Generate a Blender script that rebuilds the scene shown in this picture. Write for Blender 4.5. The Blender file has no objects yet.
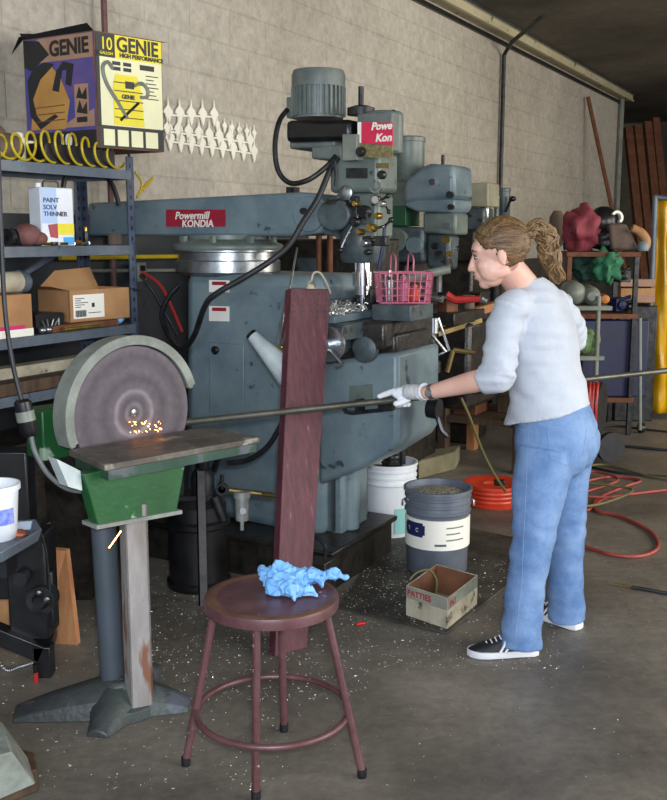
import bpy, bmesh, math, random
from mathutils import Vector, Matrix, Euler, noise
from mathutils.bvhtree import BVHTree
random.seed(7)
SC = bpy.context.scene
COL = SC.collection
R = math.radians
# ---------------------------------------------------------------- camera
CAM_H, PITCH, FPX = 1.52, R(9.37), 1000.0
cam = bpy.data.cameras.new('camera'); cam.sensor_fit = 'VERTICAL'; cam.sensor_height = 24.0
cam.lens = FPX * 24.0 / 800.0; cam.clip_start = .05; cam.clip_end = 100
cob = bpy.data.objects.new('camera', cam); COL.objects.link(cob)
cob.location = (0, 0, CAM_H); cob.rotation_euler = (R(90) - PITCH, 0, 0)
SC.camera = cob
# ---------------------------------------------------------------- light
w = bpy.data.worlds.new('world'); SC.world = w; w.use_nodes = True
w.node_tree.nodes['Background'].inputs[0].default_value = (.80, .88, 1, 1)
w.node_tree.nodes['Background'].inputs[1].default_value = .36
def area(name, loc, target, size, power, col):
    l = bpy.data.lights.new(name, 'AREA'); l.shape = 'RECTANGLE'; l.size, l.size_y = size
    l.energy = power; l.color = col
    o = bpy.data.objects.new(name, l); COL.objects.link(o); o.location = loc
    o.rotation_euler = (Vector(target) - Vector(loc)).to_track_quat('-Z', 'Y').to_euler()
    return o
area('open_door_daylight', (5.6, 1.5, 2.2), (0.2, 5.2, .9), (3.6, 2.8), 130, (1, .97, .9))
area('added_wall_fill', (7.6, 6.2, 2.3), (2.6, 9.6, 1.7), (3.0, 2.6), 90, (1, .91, .74))  # warm fill added out of view to brighten the right stretch of wall
area('front_door_daylight', (-.6, -3.0, 2.6), (0.3, 5, 1.3), (3.6, 2.2), 95, (.80, .9, 1))
fl = bpy.data.lights.new('camera_flash', 'AREA'); fl.size = .09; fl.energy = 26; fl.color = (.86, .92, 1)
flo = bpy.data.objects.new('camera_flash', fl); COL.objects.link(flo); flo.location = (.05, -.02, CAM_H + .12)
flo.rotation_euler = (R(90) - PITCH, 0, 0)
SC.view_settings.view_transform = 'Standard'; SC.view_settings.look = 'None'
SC.view_settings.gamma = 1; SC.view_settings.use_curve_mapping = False
SC.view_settings.exposure = 1.22
# ---------------------------------------------------------------- wall frame and pixel rays (camera frame of the photograph)
TH = R(28.4)
U = Vector((math.sin(TH), math.cos(TH), 0)); N = Vector((-math.cos(TH), math.sin(TH), 0))
WM = Matrix(((U.x, N.x, 0, 0), (U.y, N.y, 0, 0), (0, 0, 1, 0), (0, 0, 0, 1)))   # (u along wall, n towards wall, z) -> world
WI = WM.inverted()
CP, SP = math.cos(PITCH), math.sin(PITCH)
def ray(px, py):
    a = (px - 333.5) / FPX; b = (400 - py) / FPX
    return Vector((a, CP + SP * b, -SP + CP * b))
O0 = Vector((0, 0, CAM_H))
def atY(px, py, Y): r = ray(px, py); return O0 + r * (Y / r.y)
def atz(px, py, z=0.): r = ray(px, py); return O0 + r * ((z - CAM_H) / r.z)
def atN(px, py, n): r = ray(px, py); return O0 + r * (n / r.dot(N))
def atU(px, py, u): r = ray(px, py); return O0 + r * (u / r.dot(U))
def wN(px, py, n): return WI @ atN(px, py, n)
def wU(px, py, u): return WI @ atU(px, py, u)
def W(u, n, z): return WM @ Vector((u, n, z))
# ---------------------------------------------------------------- mesh builder
def frame(o, ex, ey):
    ex = Vector(ex).normalized(); ez = ex.cross(Vector(ey)).normalized(); ey = ez.cross(ex)
    return Matrix(((ex.x, ey.x, ez.x, o[0]), (ex.y, ey.y, ez.y, o[1]), (ex.z, ey.z, ez.z, o[2]), (0, 0, 0, 1)))
def along(d):
    d = Vector(d).normalized(); a = Vector((0, 0, 1)) if abs(d.z) < .9 else Vector((1, 0, 0))
    x = a.cross(d).normalized(); return x, d.cross(x)
def spline(pts, k=6, closed=False):
    pts = [Vector(p) for p in pts]; n = len(pts); out = []
    rng = n if closed else n - 1
    for i in range(rng):
        g = (lambda j: pts[j % n]) if closed else (lambda j: pts[max(0, min(n - 1, j))])
        a, b, c, d = g(i - 1), g(i), g(i + 1), g(i + 2)
        for q in range(k):
            t = q / k
            out.append(.5 * ((2 * b) + (c - a) * t + (2 * a - 5 * b + 4 * c - d) * t * t + (3 * b - a - 3 * c + d) * t ** 3))
    if not closed: out.append(pts[-1])
    return out
class MB:
    def __init__(s, M=None): s.v = []; s.f = []; s.M = M or Matrix(); s.mi = None
    def add(s, vs, fs, M=None):
        k = len(s.v); T = s.M @ M if M else s.M
        s.v += [T @ Vector(p) for p in vs]; s.f += [tuple(i + k for i in f) for f in fs]; return s
    def box(s, a, b, M=None):
        x0, y0, z0 = a; x1, y1, z1 = b
        return s.add([(x0,y0,z0),(x1,y0,z0),(x1,y1,z0),(x0,y1,z0),(x0,y0,z1),(x1,y0,z1),(x1,y1,z1),(x0,y1,z1)],
                     [(0,3,2,1),(4,5,6,7),(0,1,5,4),(1,2,6,5),(2,3,7,6),(3,0,4,7)], M)
    def cube(s, c, sz, rot=(0, 0, 0)):
        M = Matrix.Translation(c) @ Euler(rot).to_matrix().to_4x4(); h = [q / 2 for q in sz]
        return s.box([-q for q in h], h, M)
    def bar(s, p, q, wd, ht, up=(0, 0, 1)):
        p = Vector(p); q = Vector(q); d = q - p; x = d.normalized(); y = Vector(up).cross(x)
        if y.length < .01: y = Vector((0, 1, 0)).cross(x)
        M = frame(p, x, y); return s.box((0, -wd / 2, -ht / 2), (d.length, wd / 2, ht / 2), M)
    def ring(s, rings, closed=False, caps=True, loop=True):
        k = len(s.v); n = len(rings[0]); vs = [p for r in rings for p in r]; fs = []
        m = len(rings)
        for i in range(m if closed else m - 1):
            for j in range(n if loop else n - 1):
                a, b = i * n + j, i * n + (j + 1) % n; c, d = ((i + 1) % m) * n + j, ((i + 1) % m) * n + (j + 1) % n
                fs.append((a, b, d, c))
        if caps and not closed: fs.append(tuple(range(n - 1, -1, -1))); fs.append(tuple((m - 1) * n + j for j in range(n)))
        return s.add(vs, fs)
    def tube(s, pts, r, n=8, closed=False, caps=True):
        pts = [Vector(p) for p in pts]; m = len(pts); rr = r if isinstance(r, (list, tuple)) else [r] * m
        x = None; rings = []
        for i, p in enumerate(pts):
            if closed: d = pts[(i + 1) % m] - pts[i - 1]
            else: d = pts[min(i + 1, m - 1)] - pts[max(i - 1, 0)]
            if d.length < 1e-9: d = Vector((0, 0, 1))
            d.normalize()
            if x is None: x, _ = along(d)
            x = (x - d * x.dot(d)); x = x.normalized() if x.length > 1e-6 else along(d)[0]
            y = d.cross(x)
            rings.append([p + (x * math.cos(a) + y * math.sin(a)) * rr[i] for a in [2 * math.pi * j / n for j in range(n)]])
        return s.ring(rings, closed, caps)
    def cyl(s, p, q, r, r2=None, n=20): return s.tube([p, q], [r, r if r2 is None else r2], n)
    def lathe(s, prof, o=(0, 0, 0), ax=(0, 0, 1), n=24):
        x, y = along(ax); o = Vector(o); z = Vector(ax).normalized()
        rings = [[o + z * h + (x * math.cos(a) + y * math.sin(a)) * max(r, 1e-4) for a in [2 * math.pi * j / n for j in range(n)]] for r, h in prof]
        return s.ring(rings)
    def prism(s, pts, M, z0, z1):
        n = len(pts); vs = [(a, b, z0) for a, b in pts] + [(a, b, z1) for a, b in pts]
        return s.add(vs, [tuple(range(n - 1, -1, -1)), tuple(range(n, 2 * n))] + [(i, (i + 1) % n, n + (i + 1) % n, n + i) for i in range(n)], M)
    def arc(s, M, r0, r1, a0, a1, z0, z1, n=24):
        rings = []
        for i in range(n + 1):
            a = a0 + (a1 - a0) * i / n; c, q = math.cos(a), math.sin(a)
            rings.append([M @ Vector((r * c, r * q, z)) for r, z in ((r0, z0), (r1, z0), (r1, z1), (r0, z1))])
        return s.ring(rings)
    def ell(s, c, rad, rot=None, nu=14, nv=9):
        M = Matrix.Translation(c) @ ((rot.to_matrix() if isinstance(rot, Euler) else rot).to_4x4() if rot else Matrix())
        rings = []
        for i in range(nv + 1):
            t = math.pi * (i + .02) / (nv + .04); z = -math.cos(t); q = math.sin(t)
            rings.append([M @ Vector((rad[0] * q * math.cos(a), rad[1] * q * math.sin(a), rad[2] * z)) for a in [2 * math.pi * j / nu for j in range(nu)]])
        return s.ring(rings)
    def text(s, string, size, M, th=.0012, off=.0, italic=0.):
        cu = bpy.data.curves.new('t', 'FONT'); cu.body = string; cu.size = size; cu.extrude = th; cu.offset = off; cu.shear = italic
        cu.resolution_u = 3
        o = bpy.data.objects.new('t', cu); COL.objects.link(o)
        bpy.context.view_layer.update()
        me = bpy.data.meshes.new_from_object(o.evaluated_get(bpy.context.evaluated_depsgraph_get()))
        s.add([v.co for v in me.vertices], [tuple(p.vertices) for p in me.polygons], M)
        bpy.data.objects.remove(o); bpy.data.curves.remove(cu); bpy.data.meshes.remove(me); return s
    def build(s, name, m, parent=None, bevel=0, sharp=38, origin=None):
        if parent:
            T = parent_world(parent).inverted()
            o0 = None
        else:
            if origin is None:
                xs = [p.x for p in s.v]; ys = [p.y for p in s.v]
                origin = ((min(xs) + max(xs)) / 2, (min(ys) + max(ys)) / 2, min(p.z for p in s.v))
            T = Matrix.Translation(-Vector(origin))
        me = bpy.data.meshes.new(name); bm = bmesh.new()
        vs = [bm.verts.new(T @ p) for p in s.v]
        for f in s.f:
            try: bm.faces.new([vs[i] for i in f])
            except ValueError: pass
        bmesh.ops.recalc_face_normals(bm, faces=bm.faces)
        for k, f in enumerate(bm.faces):
            f.smooth = True
            if s.mi and k >= s.mi: f.material_index = 1
        bm.to_mesh(me); bm.free()
        me.set_sharp_from_angle(angle=R(sharp))
        for q in (m if isinstance(m, list) else [m]): me.materials.append(q)
        o = bpy.data.objects.new(name, me); COL.objects.link(o)
        if parent: o.parent = parent
        else: o.location = origin
        if bevel:
            b = o.modifiers.new('bevel', 'BEVEL'); b.width = bevel; b.segments = 2; b.limit_method = 'ANGLE'; b.angle_limit = R(40)
        return o
def loc_mat(o): return Matrix.LocRotScale(o.location, o.rotation_euler, o.scale)
def parent_world(o):
    M = loc_mat(o)
    while o.parent: o = o.parent; M = loc_mat(o) @ M
    return M
def tag(o, label=None, cat=None, group=None, kind=None):
    if label: o['label'] = label
    if cat: o['category'] = cat
    if group: o['group'] = group
    if kind: o['kind'] = kind
    return o
def thing(name, label, cat, loc, group=None, rotz=0):
    o = bpy.data.objects.new(name, None); o.empty_display_size = .1; COL.objects.link(o)
    o.location = loc; o.rotation_euler = (0, 0, rotz); return tag(o, label, cat, group)
def copy_tree(o, parent=None):
    c = o.copy(); COL.objects.link(c); c.parent = parent
    for ch in [q for q in bpy.data.objects if q.parent is o]: copy_tree(ch, c)
    return c
# ---------------------------------------------------------------- materials
def hx(h, k=1.):
    h = h.lstrip('#'); v = [int(h[i:i + 2], 16) / 255 for i in (0, 2, 4)]
    return tuple((x / 12.92 if x <= .04045 else ((x + .055) / 1.055) ** 2.4) * k for x in v) + (1,)
MATS = {}
def mat(name, c1, c2=None, rough=.6, metal=0., scale=8., bump=0., bscale=60., emit=None, spots=None, stretch=None, spec=None, detail=6, alpha=None, trans=0.):
    m = bpy.data.materials.new(name); m.use_nodes = True; nt = m.node_tree; b = nt.nodes['Principled BSDF']; L = nt.links.new
    tc = nt.nodes.new('ShaderNodeTexCoord'); mp = nt.nodes.new('ShaderNodeMapping'); L(tc.outputs['Object'], mp.inputs[0])
    if stretch: mp.inputs['Scale'].default_value = stretch
    b.inputs['Roughness'].default_value = rough; b.inputs['Metallic'].default_value = metal
    if spec is not None: b.inputs['Specular IOR Level'].default_value = spec
    if trans: b.inputs['Transmission Weight'].default_value = trans
    if alpha is not None: b.inputs['Alpha'].default_value = alpha
    c1 = hx(c1); out = None
    if c2:
        n = nt.nodes.new('ShaderNodeTexNoise'); n.inputs['Scale'].default_value = scale; n.inputs['Detail'].default_value = detail; n.inputs['Roughness'].default_value = .65
        L(mp.outputs[0], n.inputs[0]); rp = nt.nodes.new('ShaderNodeValToRGB')
        rp.color_ramp.elements[0].position = .38; rp.color_ramp.elements[1].position = .64
        rp.color_ramp.elements[0].color = c1; rp.color_ramp.elements[1].color = hx(c2); L(n.outputs[0], rp.inputs[0]); out = rp.outputs[0]
    if spots:
        sc_, thr, colr = spots
        n = nt.nodes.new('ShaderNodeTexNoise'); n.inputs['Scale'].default_value = sc_; n.inputs['Detail'].default_value = 4; L(mp.outputs[0], n.inputs[0])
        rp = nt.nodes.new('ShaderNodeValToRGB'); rp.color_ramp.elements[0].position = thr; rp.color_ramp.elements[1].position = min(.99, thr + .05)
        rp.color_ramp.elements[0].color = (0, 0, 0, 1); L(n.outputs[0], rp.inputs[0])
        mx = nt.nodes.new('ShaderNodeMix'); mx.data_type = 'RGBA'; L(rp.outputs[0], mx.inputs[0])
        if out: L(out, mx.inputs[6])
        else: mx.inputs[6].default_value = c1
        mx.inputs[7].default_value = hx(colr); out = mx.outputs[2]
    if out: L(out, b.inputs['Base Color'])
    else: b.inputs['Base Color'].default_value = c1
    if bump:
        n = nt.nodes.new('ShaderNodeTexNoise'); n.inputs['Scale'].default_value = bscale; n.inputs['Detail'].default_value = 5; L(mp.outputs[0], n.inputs[0])
        bp = nt.nodes.new('ShaderNodeBump'); bp.inputs['Strength'].default_value = bump; bp.inputs['Distance'].default_value = .01
        L(n.outputs[0], bp.inputs['Height']); L(bp.outputs[0], b.inputs['Normal'])
    if emit:
        b.inputs['Emission Color'].default_value = hx(emit[0]); b.inputs['Emission Strength'].default_value = emit[1]
    return m
M = dict(
 mill=mat('mill_paint', '#5e6f78', '#748387', .42, scale=5, bump=.08, bscale=30, spots=(14, .66, '#3c4448')),
 mill_dk=mat('mill_paint_oily', '#363f42', '#4f5b5e', .4, scale=9, bump=.15, spots=(10, .6, '#241f1b')),
 mill_gr=mat('mill_paint_green_grey', '#555f59', '#6c7670', .4, scale=7, spots=(18, .66, '#33362f')),
 motor=mat('motor_paint', '#565e5b', '#6c736e', .45, scale=10),
 iron=mat('dark_iron', '#1c1c1e', '#37383a', .42, .5, scale=20, bump=.1),
 black=mat('black_paint', '#0c0c0e', '#1c1c1f', .35, scale=10),
 rubber=mat('black_rubber', '#131315', '#24242a', .5, scale=12),
 steel=mat('bare_steel', '#8a8d90', '#b4b7ba', .28, .9, scale=14, bump=.05),
 chrome=mat('chrome', '#d6d8dc', None, .12, 1.),
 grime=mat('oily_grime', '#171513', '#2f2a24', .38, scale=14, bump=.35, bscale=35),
 shelf=mat('shelf_blue_grey', '#4f5864', '#636d78', .42, .2, scale=6, spots=(22, .68, '#39404c')),
 dkblue=mat('post_dark_blue', '#363f52', '#4c586e', .42, .2, scale=7),
 red=mat('sign_red', '#a31f35', '#8e1a2e', .4, scale=9),
 redhot=mat('sign_bright_red', '#d0264c', '#b81d3e', .35, scale=5),
 white=mat('white_plastic', '#dfe2e6', '#cdd1d6', .45, scale=6),
 offwhite=mat('white_paper', '#e6e3d8', None, .7),
 cream=mat('cream_print', '#e4e0b4', '#d8d4ae', .55, scale=4),
 yellow=mat('yellow_print', '#e5d420', '#d8c51c', .5, scale=4),
 yhose=mat('yellow_hose', '#c8b12c', '#b39a1e', .35, scale=8),
 purple=mat('purple_print', '#3d3f86', '#6a4f80', .5, scale=3),
 tan=mat('tan_print', '#a8836a', '#94705c', .55, scale=5),
 orangeprint=mat('orange_print', '#b98a44', '#a6763a', .55, scale=6),
 blackprint=mat('black_print', '#17171c', None, .5),
 card=mat('cardboard', '#9a6f48', '#ad8358', .8, scale=5, bump=.05),
 card_dk=mat('dark_cardboard', '#5e3c2a', '#7a5036', .8, scale=6),
 cardpale=mat('printed_carton', '#b5ad98', '#8f8672', .75, scale=9, spots=(16, .64, '#5c5240')),
 green=mat('green_paint', '#164722', '#1e572c', .42, scale=6, spots=(11, .65, '#8a9c86'), bump=.1),
 green_dk=mat('worn_green_paint', '#18382a', '#2f4c3e', .5, scale=5, spots=(8, .62, '#50545a')),
 disc=mat('abrasive_disc', '#6d5f68', '#857780', .8, scale=8),
 guard=mat('cast_guard', '#6c7069', '#878c84', .55, scale=9, bump=.25, bscale=50),
 top=mat('scarred_table', '#47413b', '#655f56', .48, .2, scale=7, bump=.3, bscale=24, stretch=(1, 1, 1), spots=(12, .62, '#8b857b')),
 rustpost=mat('rusty_white_post', '#776f6a', '#979290', .6, scale=9, spots=(12, .6, '#76513e'), stretch=(1, 1, .25)),
 bluegrey=mat('blue_grey_post', '#454d66', '#5c6478', .5, .2, scale=8, stretch=(1, 1, .3)),
 maroon=mat('maroon_board', '#48212a', '#60303a', .6, scale=9, bump=.2, bscale=14, stretch=(6, 6, .5), spots=(9, .68, '#8d6064')),
 stool=mat('maroon_enamel', '#4f3032', '#624244', .38, scale=10, spots=(34, .69, '#b4a6a6')),
 stooltop=mat('worn_stool_seat', '#4c302a', '#664738', .42, scale=6, spots=(30, .7, '#a8988c'), bump=.08),
 rag=mat('blue_rag', '#6ba3dc', '#86b8ec', .8, scale=9, bump=.3, bscale=50),
 pail=mat('grey_pail', '#656b77', '#737984', .36, .25, scale=7),
 navy=mat('navy_print', '#1c2350', None, .5),
 chips=mat('metal_chips', '#b9b8b0', '#e6e6e0', .35, .5, scale=60),
 swarf=mat('swarf_heap', '#5f584c', '#b4ad9a', .5, .2, scale=90, bump=.9, bscale=120, detail=2),
 plate=mat('floor_plate', '#37332e', '#545048', .6, .3, scale=6, bump=.3, spots=(60, .68, '#8b877d')),
 ohose=mat('orange_hose', '#a3443a', '#8b362e', .5, scale=10),
 orange=mat('orange_plastic', '#d8452a', '#c23a22', .4, scale=6),
 cord=mat('olive_cord', '#6a6338', '#575232', .6, scale=8),
 wood=mat('pale_wood', '#94603c', '#ad7a50', .65, scale=4, stretch=(8, 8, 1)),
 wood_dk=mat('dark_wood', '#3a291d', '#54402e', .7, scale=5, stretch=(6, 6, 1)),
 rust=mat('rusty_steel', '#5a3322', '#74482f', .75, .1, scale=12, bump=.2),
 blue=mat('blue_panel', '#0a1238', '#101c4c', .5, scale=3),
 amber=mat('amber_curtain', '#c99708', '#a87a04', .25, scale=3, bump=.5, bscale=9, stretch=(1, 1, .5)),
 cloth_r=mat('red_leather', '#8c3540', '#742a35', .7, scale=8, bump=.2),
 cloth_g=mat('green_canvas', '#2f7550', '#235a3f', .75, scale=8, bump=.3),
 brownbag=mat('brown_bag', '#5a4a40', '#6c5b4e', .8, scale=8, bump=.2),
 pink=mat('pink_plastic', '#a8506a', '#ba6c82', .4, scale=8),
 tool_red=mat('tool_red', '#a82a28', None, .4),
 tank=mat('grey_tank', '#6a6f66', '#84877c', .45, scale=6),
 lampshade=mat('pale_enamel', '#a9b3b4', '#c2cac8', .3, scale=8, spots=(14, .66, '#5f6260')),
 dull_brass=mat('dull_brass', '#6a5a34', '#8a7850', .45, .7, scale=12),
 brass=mat('brass', '#b89a4c', '#8f7432', .3, .9, scale=12),
 spark=mat('sparks', '#ffb070', emit=('#ff9a50', 9)),
 teal=mat('teal_print', '#7fb8b4', None, .6),
 skin=mat('skin', '#cf9f8d', '#d9ad9c', .5, scale=5, bump=.03),
 glove=mat('white_glove', '#e6e7ea', '#d6d8de', .8, scale=14, bump=.25, bscale=90),
 shirt=mat('pale_blue_knit', '#b0b6c1', '#bcc1cb', .85, scale=6, bump=.2, bscale=140),
 jeans=mat('blue_denim', '#5677a6', '#7b98c1', .8, scale=7, bump=.25, bscale=220),
 stitch=mat('denim_stitch', '#7e97bd', None, .8),
 hair=mat('brown_hair', '#46321f', '#7c5d3c', .45, scale=9, bump=.6, bscale=22, stretch=(1, 7, 7)),
 hair_bl=mat('light_brown_hair', '#55402a', '#8c6d45', .45, scale=10, bump=.7, bscale=30, stretch=(5, 5, 1)),
 tan_eye=mat('eye_white', '#b8a8a0', None, .4),
 lips=mat('lips', '#b9786e', None, .5),
 eye=mat('eye', '#1a1412', None, .2),
 shoe=mat('black_suede', '#15161c', '#23252d', .6, scale=20),
 sole=mat('white_sole', '#d8d8dc', None, .5),
)
def concrete(name, a, b, c, sc, blocks=False, bump=.3, streak=None, rough=.75):
    m = bpy.data.materials.new(name); m.use_nodes = True; nt = m.node_tree; L = nt.links.new; bs = nt.nodes['Principled BSDF']
    tc = nt.nodes.new('ShaderNodeTexCoord')
    def nz(s, d=8, r=.6):
        n = nt.nodes.new('ShaderNodeTexNoise'); n.inputs['Scale'].default_value = s; n.inputs['Detail'].default_value = d; n.inputs['Roughness'].default_value = r
        L(tc.outputs['Object'], n.inputs[0]); return n.outputs[0]
    def ramp(x, els):
        r = nt.nodes.new('ShaderNodeValToRGB'); e = r.color_ramp.elements
        e[0].position, e[0].color = els[0]; e[1].position, e[1].color = els[-1]
        for p, cc in els[1:-1]: q = e.new(p); q.color = cc
        L(x, r.inputs[0]); return r.outputs[0]
    def mix(f, x, y, mode='MIX', fac=None):
        q = nt.nodes.new('ShaderNodeMix'); q.data_type = 'RGBA'; q.blend_type = mode
        if f is not None: L(f, q.inputs[0])
        else: q.inputs[0].default_value = fac
        L(x, q.inputs[6]); L(y, q.inputs[7]); return q.outputs[2]
    base = ramp(nz(sc), [(.35, hx(a)), (.5, hx(b)), (.66, hx(c))])
    fine = ramp(nz(sc * 26, 4, .7), [(.3, (.72, .72, .72, 1)), (.7, (1.2, 1.2, 1.2, 1))])
    col = mix(None, base, fine, 'MULTIPLY', .8); h = nz(sc * 20)
    if streak: col = mix(ramp(nz(sc * .6, 3), [(.52, (0, 0, 0, 1)), (.72, (.8, .8, .8, 1))]), col, ramp(nz(2), [(.4, hx(streak)), (.6, hx(streak))]))
    bp = nt.nodes.new('ShaderNodeBump'); bp.inputs['Strength'].default_value = bump; bp.inputs['Distance'].default_value = .012
    if blocks:
        br = nt.nodes.new('ShaderNodeTexBrick'); br.inputs['Scale'].default_value = 1; br.inputs['Brick Width'].default_value = .41; br.inputs['Row Height'].default_value = .205
        br.inputs['Mortar Size'].default_value = .006; br.inputs['Mortar Smooth'].default_value = .6
        br.inputs['Color1'].default_value = (1, 1, 1, 1); br.inputs['Color2'].default_value = (.97, .97, .97, 1); br.inputs['Mortar'].default_value = (.93, .925, .91, 1)
        cmb = nt.nodes.new('ShaderNodeCombineXYZ'); sp = nt.nodes.new('ShaderNodeSeparateXYZ'); L(tc.outputs['Object'], sp.inputs[0])
        L(sp.outputs[0], cmb.inputs[0]); L(sp.outputs[2], cmb.inputs[1]); L(cmb.outputs[0], br.inputs[0])
        col = mix(None, col, br.outputs[0], 'MULTIPLY', .8)
        ad = nt.nodes.new('ShaderNodeMath'); ad.operation = 'MULTIPLY_ADD'; L(h, ad.inputs[0]); ad.inputs[1].default_value = .8
        inv = nt.nodes.new('ShaderNodeMath'); inv.operation = 'SUBTRACT'; inv.inputs[0].default_value = 1; L(br.outputs['Fac'], inv.inputs[1]); L(inv.outputs[0], ad.inputs[2])
        h = ad.outputs[0]
    L(h, bp.inputs['Height']); L(bp.outputs[0], bs.inputs['Normal'])
    L(col, bs.inputs['Base Color']); bs.inputs['Roughness'].default_value = rough
    return m
M['floor'] = concrete('floor_concrete', '#4f4a44', '#6b655c', '#857e74', .9, bump=.35, streak='#413c37', rough=.5)
M['wall'] = concrete('painted_block', '#a69e92', '#b3ab9e', '#c0b8ab', .7, blocks=True, bump=.5)
M['ceil'] = concrete('ceiling_board', '#3f3a33', '#5e574c', '#7a7264', .5, bump=.2)
# ================================================================ STRUCTURE
def struct(name, mb, m, **k): return tag(mb.build(name, m, origin=(0, 0, 0), **k), kind='structure')
def wstruct(name, mb, m, **k):
    o = mb.build(name, m, origin=(0, 0, 0), **k)
    # keep the wall's own axes so its block pattern follows the wall
    me = o.data; me.transform(WI); o.rotation_euler = (0, 0, math.atan2(U.y, U.x)); return tag(o, kind='structure')
D_WALL, Z_CEIL = 3.6, 3.62
b = MB(); b.add([(-9, -4, 0), (16, -4, 0), (16, 24, 0), (-9, 24, 0)], [(0, 1, 2, 3)]); struct('floor', b, M['floor'])
b = MB(WM); b.box((-3, D_WALL, 0), (15.9, D_WALL + .2, Z_CEIL)); wstruct('wall_left', b, M['wall'])
b = MB(WM); b.box((-3, -8, Z_CEIL), (20.2, D_WALL + 8, Z_CEIL + .1)); wstruct('ceiling', b, M['ceil'])
b = MB(WM); b.box((15.7, D_WALL + .2, 0), (15.9, D_WALL + 8, Z_CEIL)); b.box((15.7,D_WALL+7.8,0),(20.2,D_WALL+8,Z_CEIL)); wstruct('wall_far', b, M['wall'])
b = MB(WM); b.box((20, -8, 0), (20.2, D_WALL + 8, Z_CEIL)); wstruct('wall_back', b, M['ceil'])
# angle iron and pale strip where wall and ceiling meet
b = MB(WM); b.box((0, D_WALL - .14, Z_CEIL - .10), (15.9, D_WALL - .002, Z_CEIL - .005)); b.box((0, D_WALL - .16, Z_CEIL - .115), (15.9, D_WALL - .125, Z_CEIL - .095))
tag(wstruct('trim_1', b, mat('ceiling_strip', '#c6bc9c', '#b3a988', .5, scale=3, spots=(9, .64, '#4d4636'))))
b = MB(WM); b.box((0, D_WALL - .17, Z_CEIL - .03), (15.9, D_WALL - .142, Z_CEIL - .002)); wstruct('trim_2', b, M['steel'])
b = MB(WM); b.box((0, D_WALL - .03, Z_CEIL - .17), (15.9, D_WALL - .002, Z_CEIL - .13)); wstruct('trim_3', b, M['iron'])
# dark lower cladding behind the racks
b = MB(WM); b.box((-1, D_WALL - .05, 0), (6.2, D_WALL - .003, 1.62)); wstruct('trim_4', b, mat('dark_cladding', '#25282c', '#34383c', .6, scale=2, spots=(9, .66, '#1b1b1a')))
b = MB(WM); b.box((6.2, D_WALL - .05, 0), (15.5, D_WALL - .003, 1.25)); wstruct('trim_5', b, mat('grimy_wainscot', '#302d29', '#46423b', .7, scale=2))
# ================================================================ WALL FITTINGS
def tubeobj(name, pts, r, m, label, cat, n=8, closed=False, group=None):
    return tag(MB().tube(pts, r, n, closed).build(name, m), label, cat, group)
p = wN(108, 120, D_WALL - .08)
tubeobj('wall_pipe', [W(p.x, D_WALL - .08, 0), W(p.x, D_WALL - .08, Z_CEIL)], .016, mat('red_brown_pipe', '#5b3a38', '#74504a', .6), 'thin reddish brown pipe running up the wall behind the vacuum cleaner carton', 'pipe')
a0 = wN(499, 205, D_WALL - .04); a1 = wN(504, 55, D_WALL - .04)
pp = [W(a1.x, D_WALL - .04, 1.4), W(a1.x, D_WALL - .04, a1.z), atY(512, 42, 10.4), atY(543, 16, 9.6)]
tubeobj('wall_conduit', pp, .022, M['iron'], 'thin dark conduit rising up the wall then bending out across the ceiling edge', 'pipe')
p = wN(620, 150, D_WALL - .06)
tubeobj('wall_conduit', [W(p.x, D_WALL - .06, 0), W(p.x, D_WALL - .06, Z_CEIL)], .035, M['tank'], 'pale grey vertical pipe at the far end of the block wall', 'pipe')
q = wN(588, 97, D_WALL - .06); q2 = atY(617, 232, 13.4); d = (q2 - (WM @ q)); foot = (WM @ q) + d * ((WM @ q).z / -d.z)
tubeobj('leaning_bar', [WM @ q, foot], .028, M['rust'], 'long rusty steel rod leaning alone against the pale wall behind the black hood', 'rod')
for i, (x0, x1, h) in enumerate(((628, 637, 128), (637, 646, 126), (647, 654, 122), (655, 662, 118))):
    a = atY(x0, h, 16.2 + .1 * i); c = atz(x1 - 2, 300, 0) ; c = Vector((a.x + .25, a.y - .8, 0))
    bb = MB(); bb.bar(c, a, .13, .07)
    tag(bb.build('steel_channel', M['rust']), ['leftmost of four rusty steel channels standing in the dark far corner', 'second from left of four rusty steel channels in the far corner', 'third from left of four rusty steel channels in the far corner', 'rightmost of four rusty steel channels standing in the dark far corner'][i], 'steel channel', 'rusty channels standing in the far corner')
# white cut-metal strip: three rows of pointed leaves
lt = MB()
def leaf(px, py, s, n=D_WALL - .012):
    o = atN(px, py, n); fr = frame(o, U, (0, 0, 1)); h = .062 * s; wd = .022 * s
    wd *= 1.7; R_ = [(wd * .16, h * .55), (wd * .42, h * .36), (wd * .78, h * .22), (wd * 1.03, -h * .12), (wd * .72, -h * .10), (wd * .5, -h * .35), (wd * .3, -h * .7)]
    lt.prism([(0, h * 1.15)] + R_ + [(0, -h * 1.05)] + [(-x_, y_) for x_, y_ in R_[::-1]], fr, -.004, .004)
rows = [(168, 112, 214, 114, 5), (168, 128, 250, 140, 9), (170, 138, 254, 151, 9)]
for x0, y0, x1, y1, k in rows:
    for i in range(k):
        t = i / (k - 1); leaf(x0 + (x1 - x0) * t, y0 + (y1 - y0) * t, 1.15)
for x0, y0, x1, y1, k in rows:
    lt.bar(atN(x0 - 3, y0 + 3, D_WALL - .012), atN(x1 + 1, y1 + 3, D_WALL - .012), .006, .010)
for i in range(6):
    leaf(217 + i * 7.4, 124 + i * 1.8, .7)
tag(lt.build('cut_metal_strip', mat('cream_strip', '#f6f2e2', None, .5)), 'cream cut metal strip of pointed leaf shapes hung on the wall beside the carton', 'metal strip')
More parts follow.
